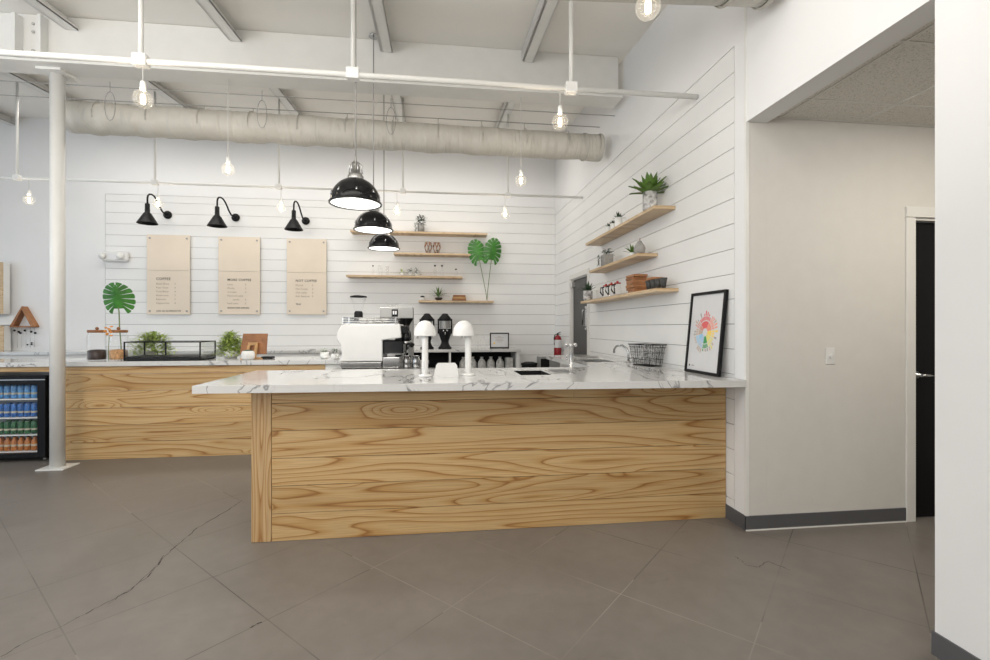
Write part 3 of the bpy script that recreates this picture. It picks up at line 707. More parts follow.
# local frame: x along width, y into wall, z up  (built through a matrix so the lean is about the foot)
t.matrix_world = Matrix.Translation((2.022, 3.42, ZT+.002)) @ Matrix.Rotation(-PI/2, 4, 'Z') @ Matrix.Rotation(math.radians(-5.6), 4, 'X')
B('black').box(-fw/2, fw/2, -.0, .022, 0, .022).box(-fw/2, fw/2, 0, .022, fh-.022, fh).box(-fw/2, -fw/2+.022, 0, .022, .022, fh-.022).box(fw/2-.022, fw/2, 0, .022, .022, fh-.022).make('frame', t)
B('poster').box(-fw/2+.02, fw/2-.02, .010, .016, .02, fh-.02).make('paper', t)
mb = MB(); cz = fh*.505; random.seed(5)
def sector(a0, a1, r0, r1, m_, y=.0095):
    mb.m(m_); n = 4
    pts = [(r0*math.cos(a0+(a1-a0)*i/n), y, cz+r0*math.sin(a0+(a1-a0)*i/n)) for i in range(n+1)]+[(r1*math.cos(a1-(a1-a0)*i/n), y, cz+r1*math.sin(a1-(a1-a0)*i/n)) for i in range(n+1)]
    mb.poly(pts)
secs = [(-20, 12, 'pw2'), (12, 60, 'pw1'), (60, 135, 'pw0'), (135, 165, 'pw9'), (165, 195, 'pw8'), (195, 232, 'pw6'), (232, 262, 'pw7'), (262, 300, 'pw4'), (300, 340, 'pw3')]
for a0, a1, m_ in secs:
    A0, A1 = math.radians(a0+1), math.radians(a1-1); sector(A0, A1, .032, .088, m_)
    n = max(3, int((a1-a0)/9))
    for k in range(n):
        b0 = A0+(A1-A0)*k/n; b1 = A0+(A1-A0)*(k+.72)/n
        sector(b0, b1, .094, .125, m_)
        if random.random() < .85: sector(b0, b0+(b1-b0)*.8, .130, .130+random.uniform(.012, .04), random.choice((m_, 'pw8', 'concrete')))
mb.make('tasting_wheel_print', t)
mb = B('ink').box(-fw/2+.05, -fw/2+.065, .0085, .0095, .05, .064)
mb.mesh(text_me('scaa', .022), Matrix.Translation((-fw/2+.085, .0095, .052)) @ Matrix.Rotation(PI/2, 4, 'X')); mb.make('printed_caption', t)

# ================================================================== BACK SERVICE COUNTER (pine) with fridge
BCY = 5.44
xr = P(325, 380, Y=BCY).x
t = thing('order_counter', 'pine-plank counter base behind the column, under the long marble top', 'counter', (0, 0, 0))
fx1 = P(47.5, 420, Y=BCY).x
planks(B('pine'), fx1+.03, xr, BCY, ZT-TK-.004).make('plank_front', t)
B('pine').box(-7.2, fx1+.028, BCY, BCY+.018, .935, ZT-TK-.004).make('fascia_board', t)
B('matwhite').box(fx1+.03, fx1+.05, BCY+.02, 6.0, 0, ZT-TK-.004).make('side_panel', t); B('matwhite').box(xr+.001, xr+.16, BCY+.01, BCY+.03, 0, ZT-TK-.004).box(xr+.14, xr+.16, BCY+.028, 6.0, 0, ZT-TK-.004).make('end_panel', t)
t = thing('marble_worktop', 'long marble worktop of the pine counter holding jars and the glass case', 'worktop', (0, 0, 0))
B('marble').box(-7.3, xr+.20, BCY-.04, 6.03, ZT-TK, ZT, .003).make('top_slab', t)
# fridge
fw = 1.0
t = thing('drinks_fridge', 'black glass-door drinks fridge built in under the counter', 'fridge', (fx1-fw/2, BCY, 0))
h = .895
B('black').box(-fw/2, -fw/2+.03, .02, .5, .03, h).box(fw/2-.03, fw/2, .02, .5, .03, h).box(-fw/2, fw/2, .02, .5, h-.03, h).box(-fw/2, fw/2, .02, .5, .03, .08).make('cabinet', t)
B('fridgein').box(-fw/2+.03, fw/2-.03, .47, .5, .08, h-.03).make('inner_back', t)
d = B('black').box(-fw/2, -fw/2+.06, -.03, .015, .05, h-.015, .003).box(fw/2-.075, fw/2, -.03, .015, .05, h-.015, .003).box(-fw/2+.06, fw/2-.075, -.03, .015, h-.09, h-.015).box(-fw/2+.06, fw/2-.075, -.03, .015, .05, .095).make('door', t)
B('steel').box(-fw/2, fw/2, -.034, -.031, h-.045, h-.035).make('trim_strip', d)
B('glassthin').box(-fw/2+.06, fw/2-.075, -.015, -.009, .095, h-.09).make('pane', d)
for sx in (-.4, .45): B('steel').lathe([(.02, 0), (.02, .03)], (sx, .04, 0), seg=10, capb=True).make('foot', t)
SH = [.10, .275, .455, .65]
pc = P(24, 420, Y=BCY).x
for z in SH: B('white').box(-fw/2+.035, fw/2-.035, .04, .46, z-.012, z).make('shelf', t)
fx0 = fx1-fw/2
def can(m_, r, hh, lab, grp, neck=False, lid='steel'):
    mb = B(m_)
    if neck: mb.lathe([(r*.9, 0), (r, .005), (r, hh*.62), (r*.45, hh*.80), (r*.42, hh*.93)], seg=12, capb=True); mb.m('black').lathe([(r*.46, hh*.92), (r*.46, hh)], seg=10, capt=True)
    else: mb.lathe([(r*.85, 0), (r, .008), (r, hh-.012), (r*.85, hh)], seg=12, capb=True); mb.m(lid).lathe([(r*.84, hh-.001), (.001, hh-.003)], seg=12)
    mb.m('label').lathe([(r*1.02, hh*.30), (r*1.02, hh*.44)], seg=12)
    return mb
rows = [(3, [('cyan', .027, .135, False)]*8, 'blue and silver can on the top shelf of the drinks fridge', 'top shelf cans in the fridge', 'drink_can'),
        (2, [('blue', .027, .135, False)]*7, 'dark blue can on the second shelf of the drinks fridge', 'second shelf cans in the fridge', 'drink_can'),
        (1, [('canGreen', .027, .13, False)]*7, 'green can on the third shelf of the drinks fridge', 'third shelf cans in the fridge', 'drink_can'),
        (0, [('canOrange', .027, .150, True)]*8, 'amber juice bottle on the bottom shelf of the drinks fridge', 'bottom shelf bottles in the fridge', 'juice_bottle')]
for si, lst, lab, grp, nm in rows:
    m_, r, hh, nk = lst[0]; first = None
    for ri, yy in enumerate((BCY+.09, BCY+.19)):
        for k in range(len(lst)):
            x = fx1-.125-k*.064
            if first is None:
                first = can(m_, r, hh, lab, grp, nk).make(nm, loc=(x, yy, SH[si]+.002)); tag(first, lab, 'bottle' if nk else 'can', grp)
                o = first
            else:
                o = first.copy(); C.objects.link(o); o.location = (x, yy, SH[si]+.002)
            o['label'] = lab.replace(' on the ', ', ').replace(' of the drinks fridge', ' of the fridge, %s row, %s from right' % (('front', 'back')[ri], ORD[k]))
t = None
# rear counter against the back wall
RY = 7.65
xs1 = P(519.5, 360, Y=RY).x; xs0 = P(402, 360, Y=RY).x
t = thing('rear_counter', 'low white cabinet run along the back wall below the menus', 'counter', (0, 0, 0))
B('matwhite').box(-6.6, xs0-.02, RY+.02, WY-.01, 0, ZT-.045).make('cabinet_body', t)
B('marble').box(-6.65, xs0-.012, RY-.02, WY-.002, ZT-.045, ZT, .003).make('marble_top', t)
t = thing('shelf_station', 'open black-backed shelf unit with marble top beneath the coffee brewers', 'shelf unit', (0, 0, 0))
B('marble').box(xs0-.008, xs1+.02, RY-.02, WY-.002, ZT-.045, ZT, .003).make('marble_top', t)
B('matwhite').box(xs1-.05, xs1, RY, WY-.01, 0, ZT-.047).make('side_panel', t)
xd = P(450, 360, Y=RY).x
B('matwhite').box(xd-.015, xd+.015, RY, WY-.03, .62, ZT-.047).make('divider', t)
B('matwhite').box(xs0, xs1-.05, RY, WY-.03, .60, .62).make('shelf_board', t)
B('blackplastic').box(xs0, xs1-.05, WY-.03, WY-.01, .62, ZT-.047).make('back_panel', t)
B('matwhite').box(xs0, xs0+.02, RY, WY-.03, 0, ZT-.047).make('side_panel', t)
# bags and cups in the cubbies
def bag():
    mb = B('bag').lathe([(.045, 0), (.065, .03), (.070, .12), (.066, .19), (.04, .235), (.02, .255), (.032, .28)], seg=14, capb=True, sy=.8)
    return mb
xf = None
for k, px in enumerate((463.5, 472.7, 481.8, 491, 500)):
    X = P(px, 362, Y=RY+.15).x
    if xf is None: xf = bag().make('coffee_bag', loc=(X, RY+.15, .622)); tag(xf, 'grey tied bag of coffee on the open shelf, first from the left', 'bag', 'grey coffee bags in the shelf unit')
    else: o = xf.copy(); C.objects.link(o); o.location = (X, RY+.15+.03*(k % 2), .622); o['label'] = 'grey tied bag of coffee on the open shelf, %s from the left' % ORD[k]
X = P(509, 362, Y=RY+.15).x
tag(B('bag').box(-.062, .062, -.06, .06, 0, .27, .015).make('coffee_box', loc=(X, RY+.15, .622), rot=(0, 0, .1)), 'square grey box at the right end of the open shelf', 'box')
cp = None
for k, px in enumerate((426, 432, 438, 444)):
    X = P(px, 362, Y=RY+.2).x
    if cp is None: cp = B('concrete').lathe([(.032, 0), (.045, .04), (.048, .1), (.044, .1), (.04, .02)], seg=14, capb=True).make('cup_stack', loc=(X, RY+.2, .622)); tag(cp, 'dim grey cup in the dark cubby below the coffee brewers, first from the left', 'cup', 'grey cups in the cubby')
    else: o = cp.copy(); C.objects.link(o); o.location = (X, RY+.2, .622); o['label'] = 'dim grey cup in the dark cubby below the coffee brewers, %s from the left' % ORD[k]
for px, lab in ((475.5, 'clear glass carafe on the back marble just right of the right tap tower'), (483, 'second clear glass carafe on the back marble, left of the framed certificate')):
    t = thing('glass_carafe', lab, 'carafe', (P(px, 345, Y=7.9).x, 7.9, ZT+.001), 'clear carafes on the back marble')
    B('glass').lathe([(.045, 0), (.055, .02), (.055, .12), (.03, .19), (.036, .23)], seg=18, capb=True).make('body', t); B('glass').lathe([(.030, .19), (.034, .20)], seg=16).make('neck_ring', t)
for k, (px, m_, hh_, lb) in enumerate(((409.5, 'darkgreen', .17, 'dark green box in the cubby just right of the espresso machine'), (414.5, 'canGreen', .14, 'mid green box in the cubby left of the first tap tower'), (419, 'label', .09, 'short pale box in the cubby beside the green ones'))):
    tag(B(m_).box(-.035, .035, -.05, .05, 0, hh_, .004).make('tea_box', loc=(P(px, 362, Y=RY+.15).x, RY+.15, .622+.09)), lb, 'box')
tag(B('blackplastic').box(-.13, .12, -.10, .10, 0, .086, .004).make('crate_base', loc=(P(413, 362, Y=RY+.13).x, RY+.13, .622)), 'low black crate under the green boxes in the cubby', 'crate')
for k, (px, lb) in enumerate(((407, 'steel milk pitcher on the machine counter right beside the espresso machine'), (416.2, 'steel milk pitcher on the machine counter nearer the tap tower'))):
    t = thing('milk_pitcher', lb, 'pitcher', (P(px, 368, Y=4.86).x, 4.86, 0.985+.002), 'steel milk pitchers', rz=-PI*.35)
    B('chrome').lathe([(.04, 0), (.045, .01), (.04, .07), (.036, .10), (.042, .12)], seg=18, capb=True).make('body', t)
    B('chrome').tube([(.036, 0, .105), (.075, 0, .10), (.078, 0, .045), (.043, 0, .02)], .005, 6).make('handle', t)
# framed certificate
q = P(499.5, 349, Y=7.9)
t = thing('framed_certificate', 'small dark framed certificate with yellow seal on the marble by the back wall', 'certificate', (P(499.5, 340, Y=8.0).x, 8.0, ZT+.001))
w_, h_ = .33, .265
B('black').box(-w_/2, w_/2, 0, .02, 0, .018).box(-w_/2, w_/2, 0, .02, h_-.018, h_).box(-w_/2, -w_/2+.018, 0, .02, .018, h_-.018).box(w_/2-.018, w_/2, 0, .02, .018, h_-.018).make('frame', t)
B('poster').box(-w_/2+.016, w_/2-.016, .008, .014, .016, h_-.016).make('paper', t)
mb = B('inklight')
for k, ww in enumerate((.06, .16, .12, .14, .08)): mb.box(-ww/2, ww/2, .0068, .0078, .20-k*.024, .205-k*.024)
mb.m('pw2').lathe([(.018, 0), (.018, .001), (.001, .0012)], (-.09, .0078, .085), axis=Vector((0, -1, 0)), seg=14); mb.make('printed_text', t)
# batch brewers / bulk grinders
def brewer(loc, lab):
    t = thing('coffee_brewer', lab, 'coffee brewer', loc, 'black urn brewers on the back counter'); t.scale = (.84, .84, 1)
    B('blackplastic').lathe([(.13, 0), (.135, .02), (.10, .05), (.075, .10), (.075, .13), (.12, .24), (.125, .26)], seg=20, capb=True, smooth=True).make('base', t)
    B('glass').lathe([(.115, .33), (.12, .35), (.12, .47)], seg=24).make('sight_glass', t)
    B('silver').lathe([(.10, .34), (.10, .47)], seg=24).make('inner_liner', t)
    B('blackplastic').lathe([(.125, .26), (.13, .33), (.10, .335)], seg=24).make('collar', t)
    B('blackplastic').lathe([(.125, .465), (.13, .48), (.12, .51), (.07, .56), (.05, .585), (.001, .59)], seg=24).make('lid', t)
    B('blackplastic').box(.115, .145, -.02, .02, .25, .50, .006).box(-.145, -.115, -.02, .02, .25, .50, .006).make('side_strap', t)
    B('chrome').ball((-.03, -.125, .30), .02, 8).ball((.04, -.125, .305), .02, 8).tube([(0, -.11, .28), (0, -.16, .27), (0, -.165, .23)], .01, 8).make('tap', t)
    return t
X = P(427, 340, Y=7.85).x; br = brewer((X, 7.88, ZT+.001), 'black coffee brewer partly hidden behind the left tap tower')
X = P(445, 340, Y=7.85).x; dup(br, (X, 7.88, ZT+.001), 'black coffee brewer standing between the two tap towers')

# machine counter
MZ = .985
t = thing('machine_counter', 'low white cabinet carrying the espresso machine behind the bar', 'counter', (0, 0, 0))
B('matwhite').box(-1.02, -.12, 4.72, 5.38, 0, MZ-.03).box(-.8, -.12, 5.38, 5.98, 0, MZ-.03).make('cabinet_body', t)
B('steel').box(-1.02, -.10, 4.70, 5.38, MZ-.03, MZ).box(-.8, -.10, 5.38, 5.98, MZ-.03, MZ).make('steel_top', t)
# espresso machine
k_ = .00129
def mp(x, y): return ((x-40)*k_, (612-y)*k_)
t = thing('espresso_machine', 'large glossy white espresso machine with chrome cup rail', 'espresso machine', (-.985, 4.78, MZ))
D = .50
prof = [(62, 556), (385, 556), (385, 392), (530, 375), (520, 268), (90, 268), (60, 300), (42, 345), (40, 385), (55, 405), (72, 425), (80, 500)]
mb = B('white'); mb.poly([(mp(x, y)[0], 0, mp(x, y)[1]) for x, y in prof], off=(0, D, 0))
o = mb.make('body', t)
bv = o.modifiers.new('soft', 'BEVEL'); bv.width = .012; bv.segments = 3; bv.limit_method = 'ANGLE'
r = B('chrome')
for z in (220, 238, 256):
    a = mp(88, z); b_ = mp(490, z); r.tube([(a[0], .0, a[1]), (b_[0], 0, b_[1]), (b_[0], D, b_[1]), (a[0], D, a[1]), (a[0], 0, a[1])], .006, 6)
for x in (90, 135, 485): a = mp(x, 268); b_ = mp(x, 215); r.box(a[0]-.008, a[0]+.008, -.004, .008, a[1], b_[1])
r.make('cup_rail', t)
a, b_ = mp(72, 606), mp(378, 562)
B('chrome').box(a[0], b_[0], .005, D, a[1], b_[1], .004).make('base_tray', t)
a, b_ = mp(385, 606), mp(515, 525)
B('chrome').box(a[0], b_[0], .01, D-.02, a[1], b_[1], .006).make('drip_tray', t)
a, b_ = mp(388, 500), mp(520, 395)
B('blackgloss').box(mp(386, 0)[0], mp(540, 0)[0], .06, D-.05, a[1], b_[1], .01).make('splash_back', t)
for yy in (.07, .30):
    g = B('blackgloss').lathe([(.04, 0), (.043, .03), (.035, .09), (.02, .10)], (mp(560, 0)[0], yy+.04, mp(0, 400)[1]), seg=16, capb=True, capt=True)
    g.box(mp(520, 0)[0], mp(575, 0)[0], yy, yy+.08, mp(0, 330)[1]-.02, mp(0, 280)[1], .01)
    gg = g.make('group_head', t)
    B('chrome').lathe([(.038, 0), (.04, .03)], (mp(560, 0)[0], yy+.04, mp(0, 425)[1]), seg=16, capb=True, capt=True).make('basket', gg)
    B('blackplastic').tube([(mp(560, 0)[0], yy+.04, mp(0, 412)[1]), (mp(610, 0)[0], yy+.0, mp(0, 440)[1])], [.012, .018], 10).make('portafilter_handle', gg)
    B('chrome').tube([(mp(575, 0)[0], yy+.1, mp(0, 330)[1]), (mp(590, 0)[0], yy+.1, mp(0, 420)[1]), (mp(540, 0)[0], yy+.1, mp(0, 520)[1])], .005, 6).make('steam_wand', t)
for x in (90, 350, 490): B('blackplastic').lathe([(.02, 0), (.02, .01)], (mp(x, 0)[0], .05, 0), seg=10, capb=True).lathe([(.02, 0), (.02, .01)], (mp(x, 0)[0], D-.05, 0), seg=10, capb=True).make('foot', t)
cup = None
for k, (px, dy) in enumerate(((363, .10), (371, .13), (378, .10), (385.5, .12))):
    X = P(px, 315, Y=4.9).x
    if cup is None:
        cup = B('white').lathe([(.022, 0), (.036, .022), (.042, .055), (.039, .055), (.033, .024), (.001, .010)], seg=18).make('espresso_cup', loc=(X, 4.78+dy, MZ+mp(0, 268)[1]+.001)); tag(cup, 'white cup on top of the espresso machine, first from the left', 'cup', 'white cups on the espresso machine')
        cup.location.z = MZ+mp(0, 268)[1]+.001
    else: o = cup.copy(); C.objects.link(o); o.location = (X, 4.78+dy, cup.location.z); o['label'] = 'white cup on top of the espresso machine, %s from the left' % ORD[k]
# grinder A: tall with glass hopper
X = P(358.5, 300, Y=5.6).x
t = thing('coffee_grinder', 'coffee grinder with a clear cone hopper and dark lid behind the espresso machine', 'coffee grinder', (X, 5.6, MZ))
B('white').box(-.09, .09, -.11, .11, 0, .50, .02).make('body', t)
B('blackplastic').lathe([(.05, .49), (.05, .58), (.035, .60)], seg=18, capt=True).make('collar', t)
B('glass').lathe([(.045, .60), (.05, .63), (.088, .755)], seg=24).make('hopper', t)
B('blackplastic').lathe([(.001, .785), (.05, .782), (.094, .772), (.096, .758), (.001, .756)], seg=24).make('hopper_lid', t)
# grinder B: wide silver
X = P(397, 315, Y=5.6).x
t = thing('coffee_grinder', 'silver coffee grinder with display and black doser, right of the espresso machine', 'coffee grinder', (X, 5.6, MZ))
B('silver').box(-.19, .19, -.06, .10, .515, .645, .006).make('top_housing', t)
B('silver').box(.13, .19, -.02, .09, 0, .52, .01).box(-.19, .19, -.08, .14, 0, .03, .01).make('stand', t)
d = B('blackgloss').box(-.055, .015, -.07, -.06, .515+.02, .515+.105, .004).make('display', t)
B('poster').box(-.042, -.024, -.072, -.0702, .56, .60).box(-.016, .002, -.072, -.0702, .56, .60).make('display_digits', d)
B('blackgloss').lathe([(.03, .36), (.05, .42), (.105, .515)], (.09, 0, 0), seg=20, capb=True).make('doser', t)
B('glass').lathe([(.04, .645), (.06, .67), (.095, .70), (.001, .70)], (-.05, .02, 0), seg=24).make('hopper', t)
B('blackplastic').box(-.02, .12, -.05, .1, .12, .36, .02).make('motor', t)
# fire extinguisher
t = thing('fire_extinguisher', 'red fire extinguisher with a pale label hung in the back corner', 'fire extinguisher', (2.01, 7.70, .905))
B('red').lathe([(.05, 0), (.062, .01), (.064, .03), (.064, .30), (.05, .335), (.022, .35), (.02, .36)], seg=24, capb=True).make('cylinder', t)
B('poster').lathe([(.0648, .15), (.0648, .28)], seg=24).make('label_sleeve', t)
B('black').tube([(0, 0, .355), (0, 0, .385)], .014, 8).tube([(-.01, 0, .385), (.05, 0, .41)], .007, 6).tube([(-.01, 0, .375), (.05, 0, .375)], .006, 6).make('valve', t)
B('black').tube([(-.015, -.01, .375), (-.055, -.02, .36), (-.07, -.03, .30), (-.066, -.03, .20)], .008, 8).make('hose', t)
B('steel').box(.063, .099, -.02, .02, .1, .14).make('bracket', t)
# bins near corner
t = thing('side_cabinet', 'small grey open-sided cabinet on the floor below the fire extinguisher', 'cabinet', (P(550, 362, Y=7.3).x, 7.3, 0))
B('silver').box(-.16, .16, 0, .26, .895, .925, .004).make('top', t)
B('silver').box(.0, .16, 0, .02, .0, .895).box(.14, .16, .02, .26, 0, .895).box(-.16, -.15, .0, .26, 0, .895).make('side', t)
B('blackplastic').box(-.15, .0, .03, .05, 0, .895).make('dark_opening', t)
t = thing('waste_bin', 'black lidded waste bin left of the small grey cabinet', 'bin', (P(531, 365, Y=7.3).x, 7.45, 0))
B('blackplastic').lathe([(.10, 0), (.125, .79)], seg=4, capb=True, capt=True, smooth=False).make('body', t)
B('blackplastic').lathe([(.135, .79), (.135, .82), (.06, .84), (.001, .84)], seg=4, smooth=False).make('lid', t)

# ================================================================== SHELVES
def backshelf(px0, px1, y, lab):
    Yf = WY-.24; a = P(px0, y, Y=Yf); b_ = P(px1, y, Y=Yf)
    z = P((px0+px1)/2, y, Y=Yf).z
    t = B('shelfwood').box(a.x, b_.x, Yf, WY-.001, z-.032, z, .002).make('wall_shelf'); tag(t, lab, 'shelf', 'pale floating shelves on the back wall'); return a.x, b_.x, z
SA = backshelf(350, 487.5, 231.5, 'topmost floating shelf on the back wall, partly behind the pendant')
SB = backshelf(393.5, 470.5, 253, 'second floating shelf down on the back wall, short')
SC = backshelf(346, 462.5, 275.5, 'third floating shelf down on the back wall, holding glassware')
SD = backshelf(418.5, 493.8, 300.5, 'lowest floating shelf on the back wall, holding books and monstera')
def sideshelf(y0, y1, z, lab):
    t = B('shelfwood_y').box(WX-.205, WX-.001, y0, y1, z-.03, z, .002).make('wall_shelf'); tag(t, lab, 'shelf', 'pale floating shelves on the side wall')
sideshelf(3.96, 5.885, 2.48, 'top floating shelf on the side wall, holding the agave')
sideshelf(4.30, 5.74, 2.11, 'middle floating shelf on the side wall')
sideshelf(3.905, 6.10, 1.742, 'bottom floating shelf on the side wall, holding books')
def sp(px, z, X=1.965): 
    q = P(px, 300, X=X); return (X, q.y, z+.002)
def bp(px, z, Y=8.09): return (P(px, 260, Y=Y).x, Y, z+.002)

# ---- plants
def blade(mb, base, d, L, w, curl=.3, n=5):
    d = Vector(d).normalized(); side = d.cross(Vector((0, 0, 1)))
    if side.length < .01: side = Vector((1, 0, 0))
    side.normalize(); prev = None; p = Vector(base)
    for i in range(n+1):
        u = i/n; ww = w*(math.sin(PI*min(1, .25+u*.75)))*(1 if u < .98 else .05); 
        a = mb.b.verts.new(p-side*ww/2); c_ = mb.b.verts.new(p+side*ww/2)
        mid = mb.b.verts.new(p+Vector((0, 0, -.12*w)))
        if prev: mb._fin([mb.b.faces.new((prev[0], a, mid, prev[2])), mb.b.faces.new((prev[2], mid, c_, prev[1]))], True)
        prev = (a, c_, mid); p = p+d*(L/n); d = (d+Vector((0, 0, -curl/n))).normalized()
def rosette(mb, c, n, L, w, el=(20, 85), curl=.3):
    for k in range(n):
        a = k*2.39996; e = math.radians(el[0]+(el[1]-el[0])*k/n)
        blade(mb, c, (math.cos(a)*math.cos(e), math.sin(a)*math.cos(e), math.sin(e)), L*random.uniform(.85, 1.1), w, curl)
def bush(mb, c, n, rx, ry, rz, ls):
    for k in range(n):
        a = random.uniform(0, 2*PI); e = random.uniform(-.3, 1.0)*PI/2; rr = random.uniform(.35, 1)
        p = Vector(c)+Vector((rx*math.cos(a)*math.cos(e)*rr, ry*math.sin(a)*math.cos(e)*rr, rz*math.sin(e)*rr))
        blade(mb, p, (math.cos(a)+random.uniform(-.6, .6), math.sin(a)+random.uniform(-.6, .6), random.uniform(-.3, 1)), ls*random.uniform(.7, 1.3), ls*.38, .6, 3)
def monstera(mb, base, tip, nrm, W):
    """round split leaf: a solid core along the midrib and broad fingers parted by narrow slits"""
    base, tip = Vector(base), Vector(tip); ax = tip-base; L = ax.length; ax.normalize(); nrm = Vector(nrm).normalized(); sd = ax.cross(nrm).normalized(); nrm = sd.cross(ax)
    def pt(u, v): return base+ax*(u*L)+sd*(v*W/2)-nrm*(.13*W*v*v+.05*W*(u-.5)**2)
    def O(t):      # outer edge from the lobe beside the stalk (t=0) round to the tip (t=1)
        a = -1.30+(PI/2+1.30)*t; r = 1-.06*t
        return (.44+.56*math.sin(a)*r*(1+.08*max(0, t-.8)/.2), .10*(1-t)+ .92*max(0, math.cos(a))**.8)
    def I(t): return (.10+.82*t, .26*(1-t)**.5+.03)
    N = 7
    for s_ in (-1, 1):
        for k in range(12):
            t0, t1 = k/12, (k+1)/12; (ua, va), (ub, vb) = I(t0), I(t1)
            mb._fin([mb.b.faces.new([mb.b.verts.new(x) for x in (pt(ua, 0), pt(ub, 0), pt(ub, s_*vb), pt(ua, s_*va))])], True)
        for k in range(N):
            t0, t1 = k/N, (k+1)/N; g = (.10-.05*k/N)/N
            S = 5
            for j in range(S):
                p0, p1 = t0+(t1-t0)*j/S, t0+(t1-t0)*(j+1)/S
                q0, q1 = t0+g+(t1-t0-2*g)*j/S, t0+g+(t1-t0-2*g)*(j+1)/S
                rows = []
                for f in (0, .5, 1):
                    def L_(p, q):
                        (u0, v0), (u1, v1) = I(p), O(q); e = 1-(.07 if (f == 1 and abs((q-t0)/(t1-t0)-.5) > .36) else 0)
                        return (u0+(u1-u0)*f*e, v0+(v1-v0)*f*e)
                    rows.append((L_(p0, q0), L_(p1, q1)))
                for (A, B_), (C_, D_) in zip(rows[:-1], rows[1:]):
                    mb._fin([mb.b.faces.new([mb.b.verts.new(x) for x in (pt(A[0], s_*A[1]), pt(B_[0], s_*B_[1]), pt(D_[0], s_*D_[1]), pt(C_[0], s_*C_[1]))])], True)
def midrib(mb, base, tip, nrm, W):
    base, tip = Vector(base), Vector(tip); n_ = Vector(nrm).normalized(); mb.tube([base+n_*.003, tip+n_*.003], [.005, .002], 5)

def pot_plant(name, lab, loc, potm, pr, ph, kind, size, grp=None, leaf='darkgreen', cat='plant'):
    t = thing(name, lab, cat, loc, grp)
    B(potm).lathe([(pr*.8, 0), (pr, ph*.25), (pr, ph), (pr*.88, ph), (pr*.85, ph*.8), (.001, ph*.8)], seg=18, capb=True).make('pot', t)
    mb = B(leaf)
    if kind == 'rosette': rosette(mb, (0, 0, ph*.85), 16, size, size*.3)
    elif kind == 'agave': rosette(mb, (0, 0, ph*.8), 26, size, size*.26, (15, 80), .35)
    else: bush(mb, (0, 0, ph*.9), 45, size*.6, size*.6, size*.8, size*.35)
    mb.make('leaves', t); return t
random.seed(11)
# side wall, top shelf
t = thing('potted_agave', 'large spiky green agave in a mottled pot on the top side shelf', 'plant', sp(650, 2.48, 1.975))
B('potmarble').lathe([(.060, 0), (.066, .01), (.066, .175), (.058, .175), (.055, .15), (.001, .15)], seg=24, capb=True).make('pot', t)
mb = B('green3'); rosette(mb, (0, 0, .16), 36, .205, .080, (14, 80), .25); mb.make('leaves', t)
for px, s_, lab in ((608.5, .9, 'tiny white potted succulent farthest along the top side shelf'), (613, .95, 'tiny white potted succulent in the middle of three on the top side shelf'), (618.5, 1.3, 'small white potted succulent, largest of the three on the top side shelf')):
    pot_plant('potted_succulent', lab, sp(px, 2.48), 'matwhite', .032*s_, .085*s_, 'rosette', .062*s_, 'small succulents on the top side shelf')
# middle shelf
t = thing('potted_succulent', 'square grey concrete planter with trailing succulent on the middle side shelf', 'plant', sp(607, 2.11))
B('concrete').box(-.055, .055, -.065, .065, 0, .13, .008).make('pot', t)
mb = B('darkgreen'); bush(mb, (0, 0, .13), 40, .05, .06, .07, .05)
for k in range(26): blade(mb, (-.07+random.uniform(-.01, .0), .05+random.uniform(-.03, .03), .14-k*.005), (-.5, .3, -.6), .03, .018)
mb.make('leaves', t)
t = thing('stone_pear', 'grey pear-shaped concrete vase on the middle side shelf', 'vase', sp(639.5, 2.11))
B('concrete').lathe([(.035, 0), (.052, .02), (.056, .05), (.045, .085), (.025, .115), (.018, .13), (.001, .135)], seg=24, capb=True).make('body', t)
B('brownwood').tube([(0, 0, .13), (.006, 0, .155)], .004, 6).make('stalk', t)
pot_plant('air_plant', 'spiky air plant in a small white bowl beside the concrete pear', sp(632.5, 2.11), 'matwhite', .03, .04, 'rosette', .10, leaf='green3')
# bottom shelf
pot_plant('potted_succulent', 'dark spiky succulent in a pale pot, far end of the bottom side shelf', sp(588, 1.742), 'potmarble', .062, .13, 'rosette', .14)
jar0 = None
for px in (595.5, 599.5):
    if jar0 is None:
        jar0 = thing('glass_jar', 'clear straight glass jar on the bottom side shelf beside the dark succulent', 'jar', sp(px, 1.742), 'clear jars on the bottom side shelf')
        B('glass').lathe([(.035, 0), (.038, .01), (.038, .10), (.03, .11)], seg=18, capb=True).make('body', jar0); B('matwhite').lathe([(.032, .11), (.032, .125), (.001, .127)], seg=16).make('lid', jar0)
    else: dup(jar0, sp(px, 1.742), 'clear straight glass jar on the bottom side shelf, next to the red-lidded servers')
cr = None
for px, lab in ((606, 'glass server with red lid and black handle, farthest of three on the bottom side shelf'), (611.5, 'glass server with red lid and black handle, middle of three on the bottom side shelf'), (617.5, 'glass server with red lid and black handle, nearest of three on the bottom side shelf')):
    if cr is None:
        cr = thing('glass_server', lab, 'carafe', sp(px, 1.742), 'lidded glass servers')
        B('glass').lathe([(.04, 0), (.048, .03), (.044, .08), (.03, .115), (.034, .13)], seg=18, capb=True).make('body', cr)
        B('redlid').lathe([(.036, .13), (.036, .142), (.012, .146), (.012, .16), (.001, .162)], seg=16, capb=True).make('lid', cr)
        B('blackplastic').tube([(-.03, -.02, .12), (-.075, -.03, .11), (-.08, -.03, .06), (-.045, -.02, .02)], .007, 8).tube([(-.04, -.0, .12), (-.04, -.02, .02)], .006, 6).make('handle', cr)
    else: dup(cr, sp(px, 1.742), lab)
q = sp(636.5, 1.742, 1.99)
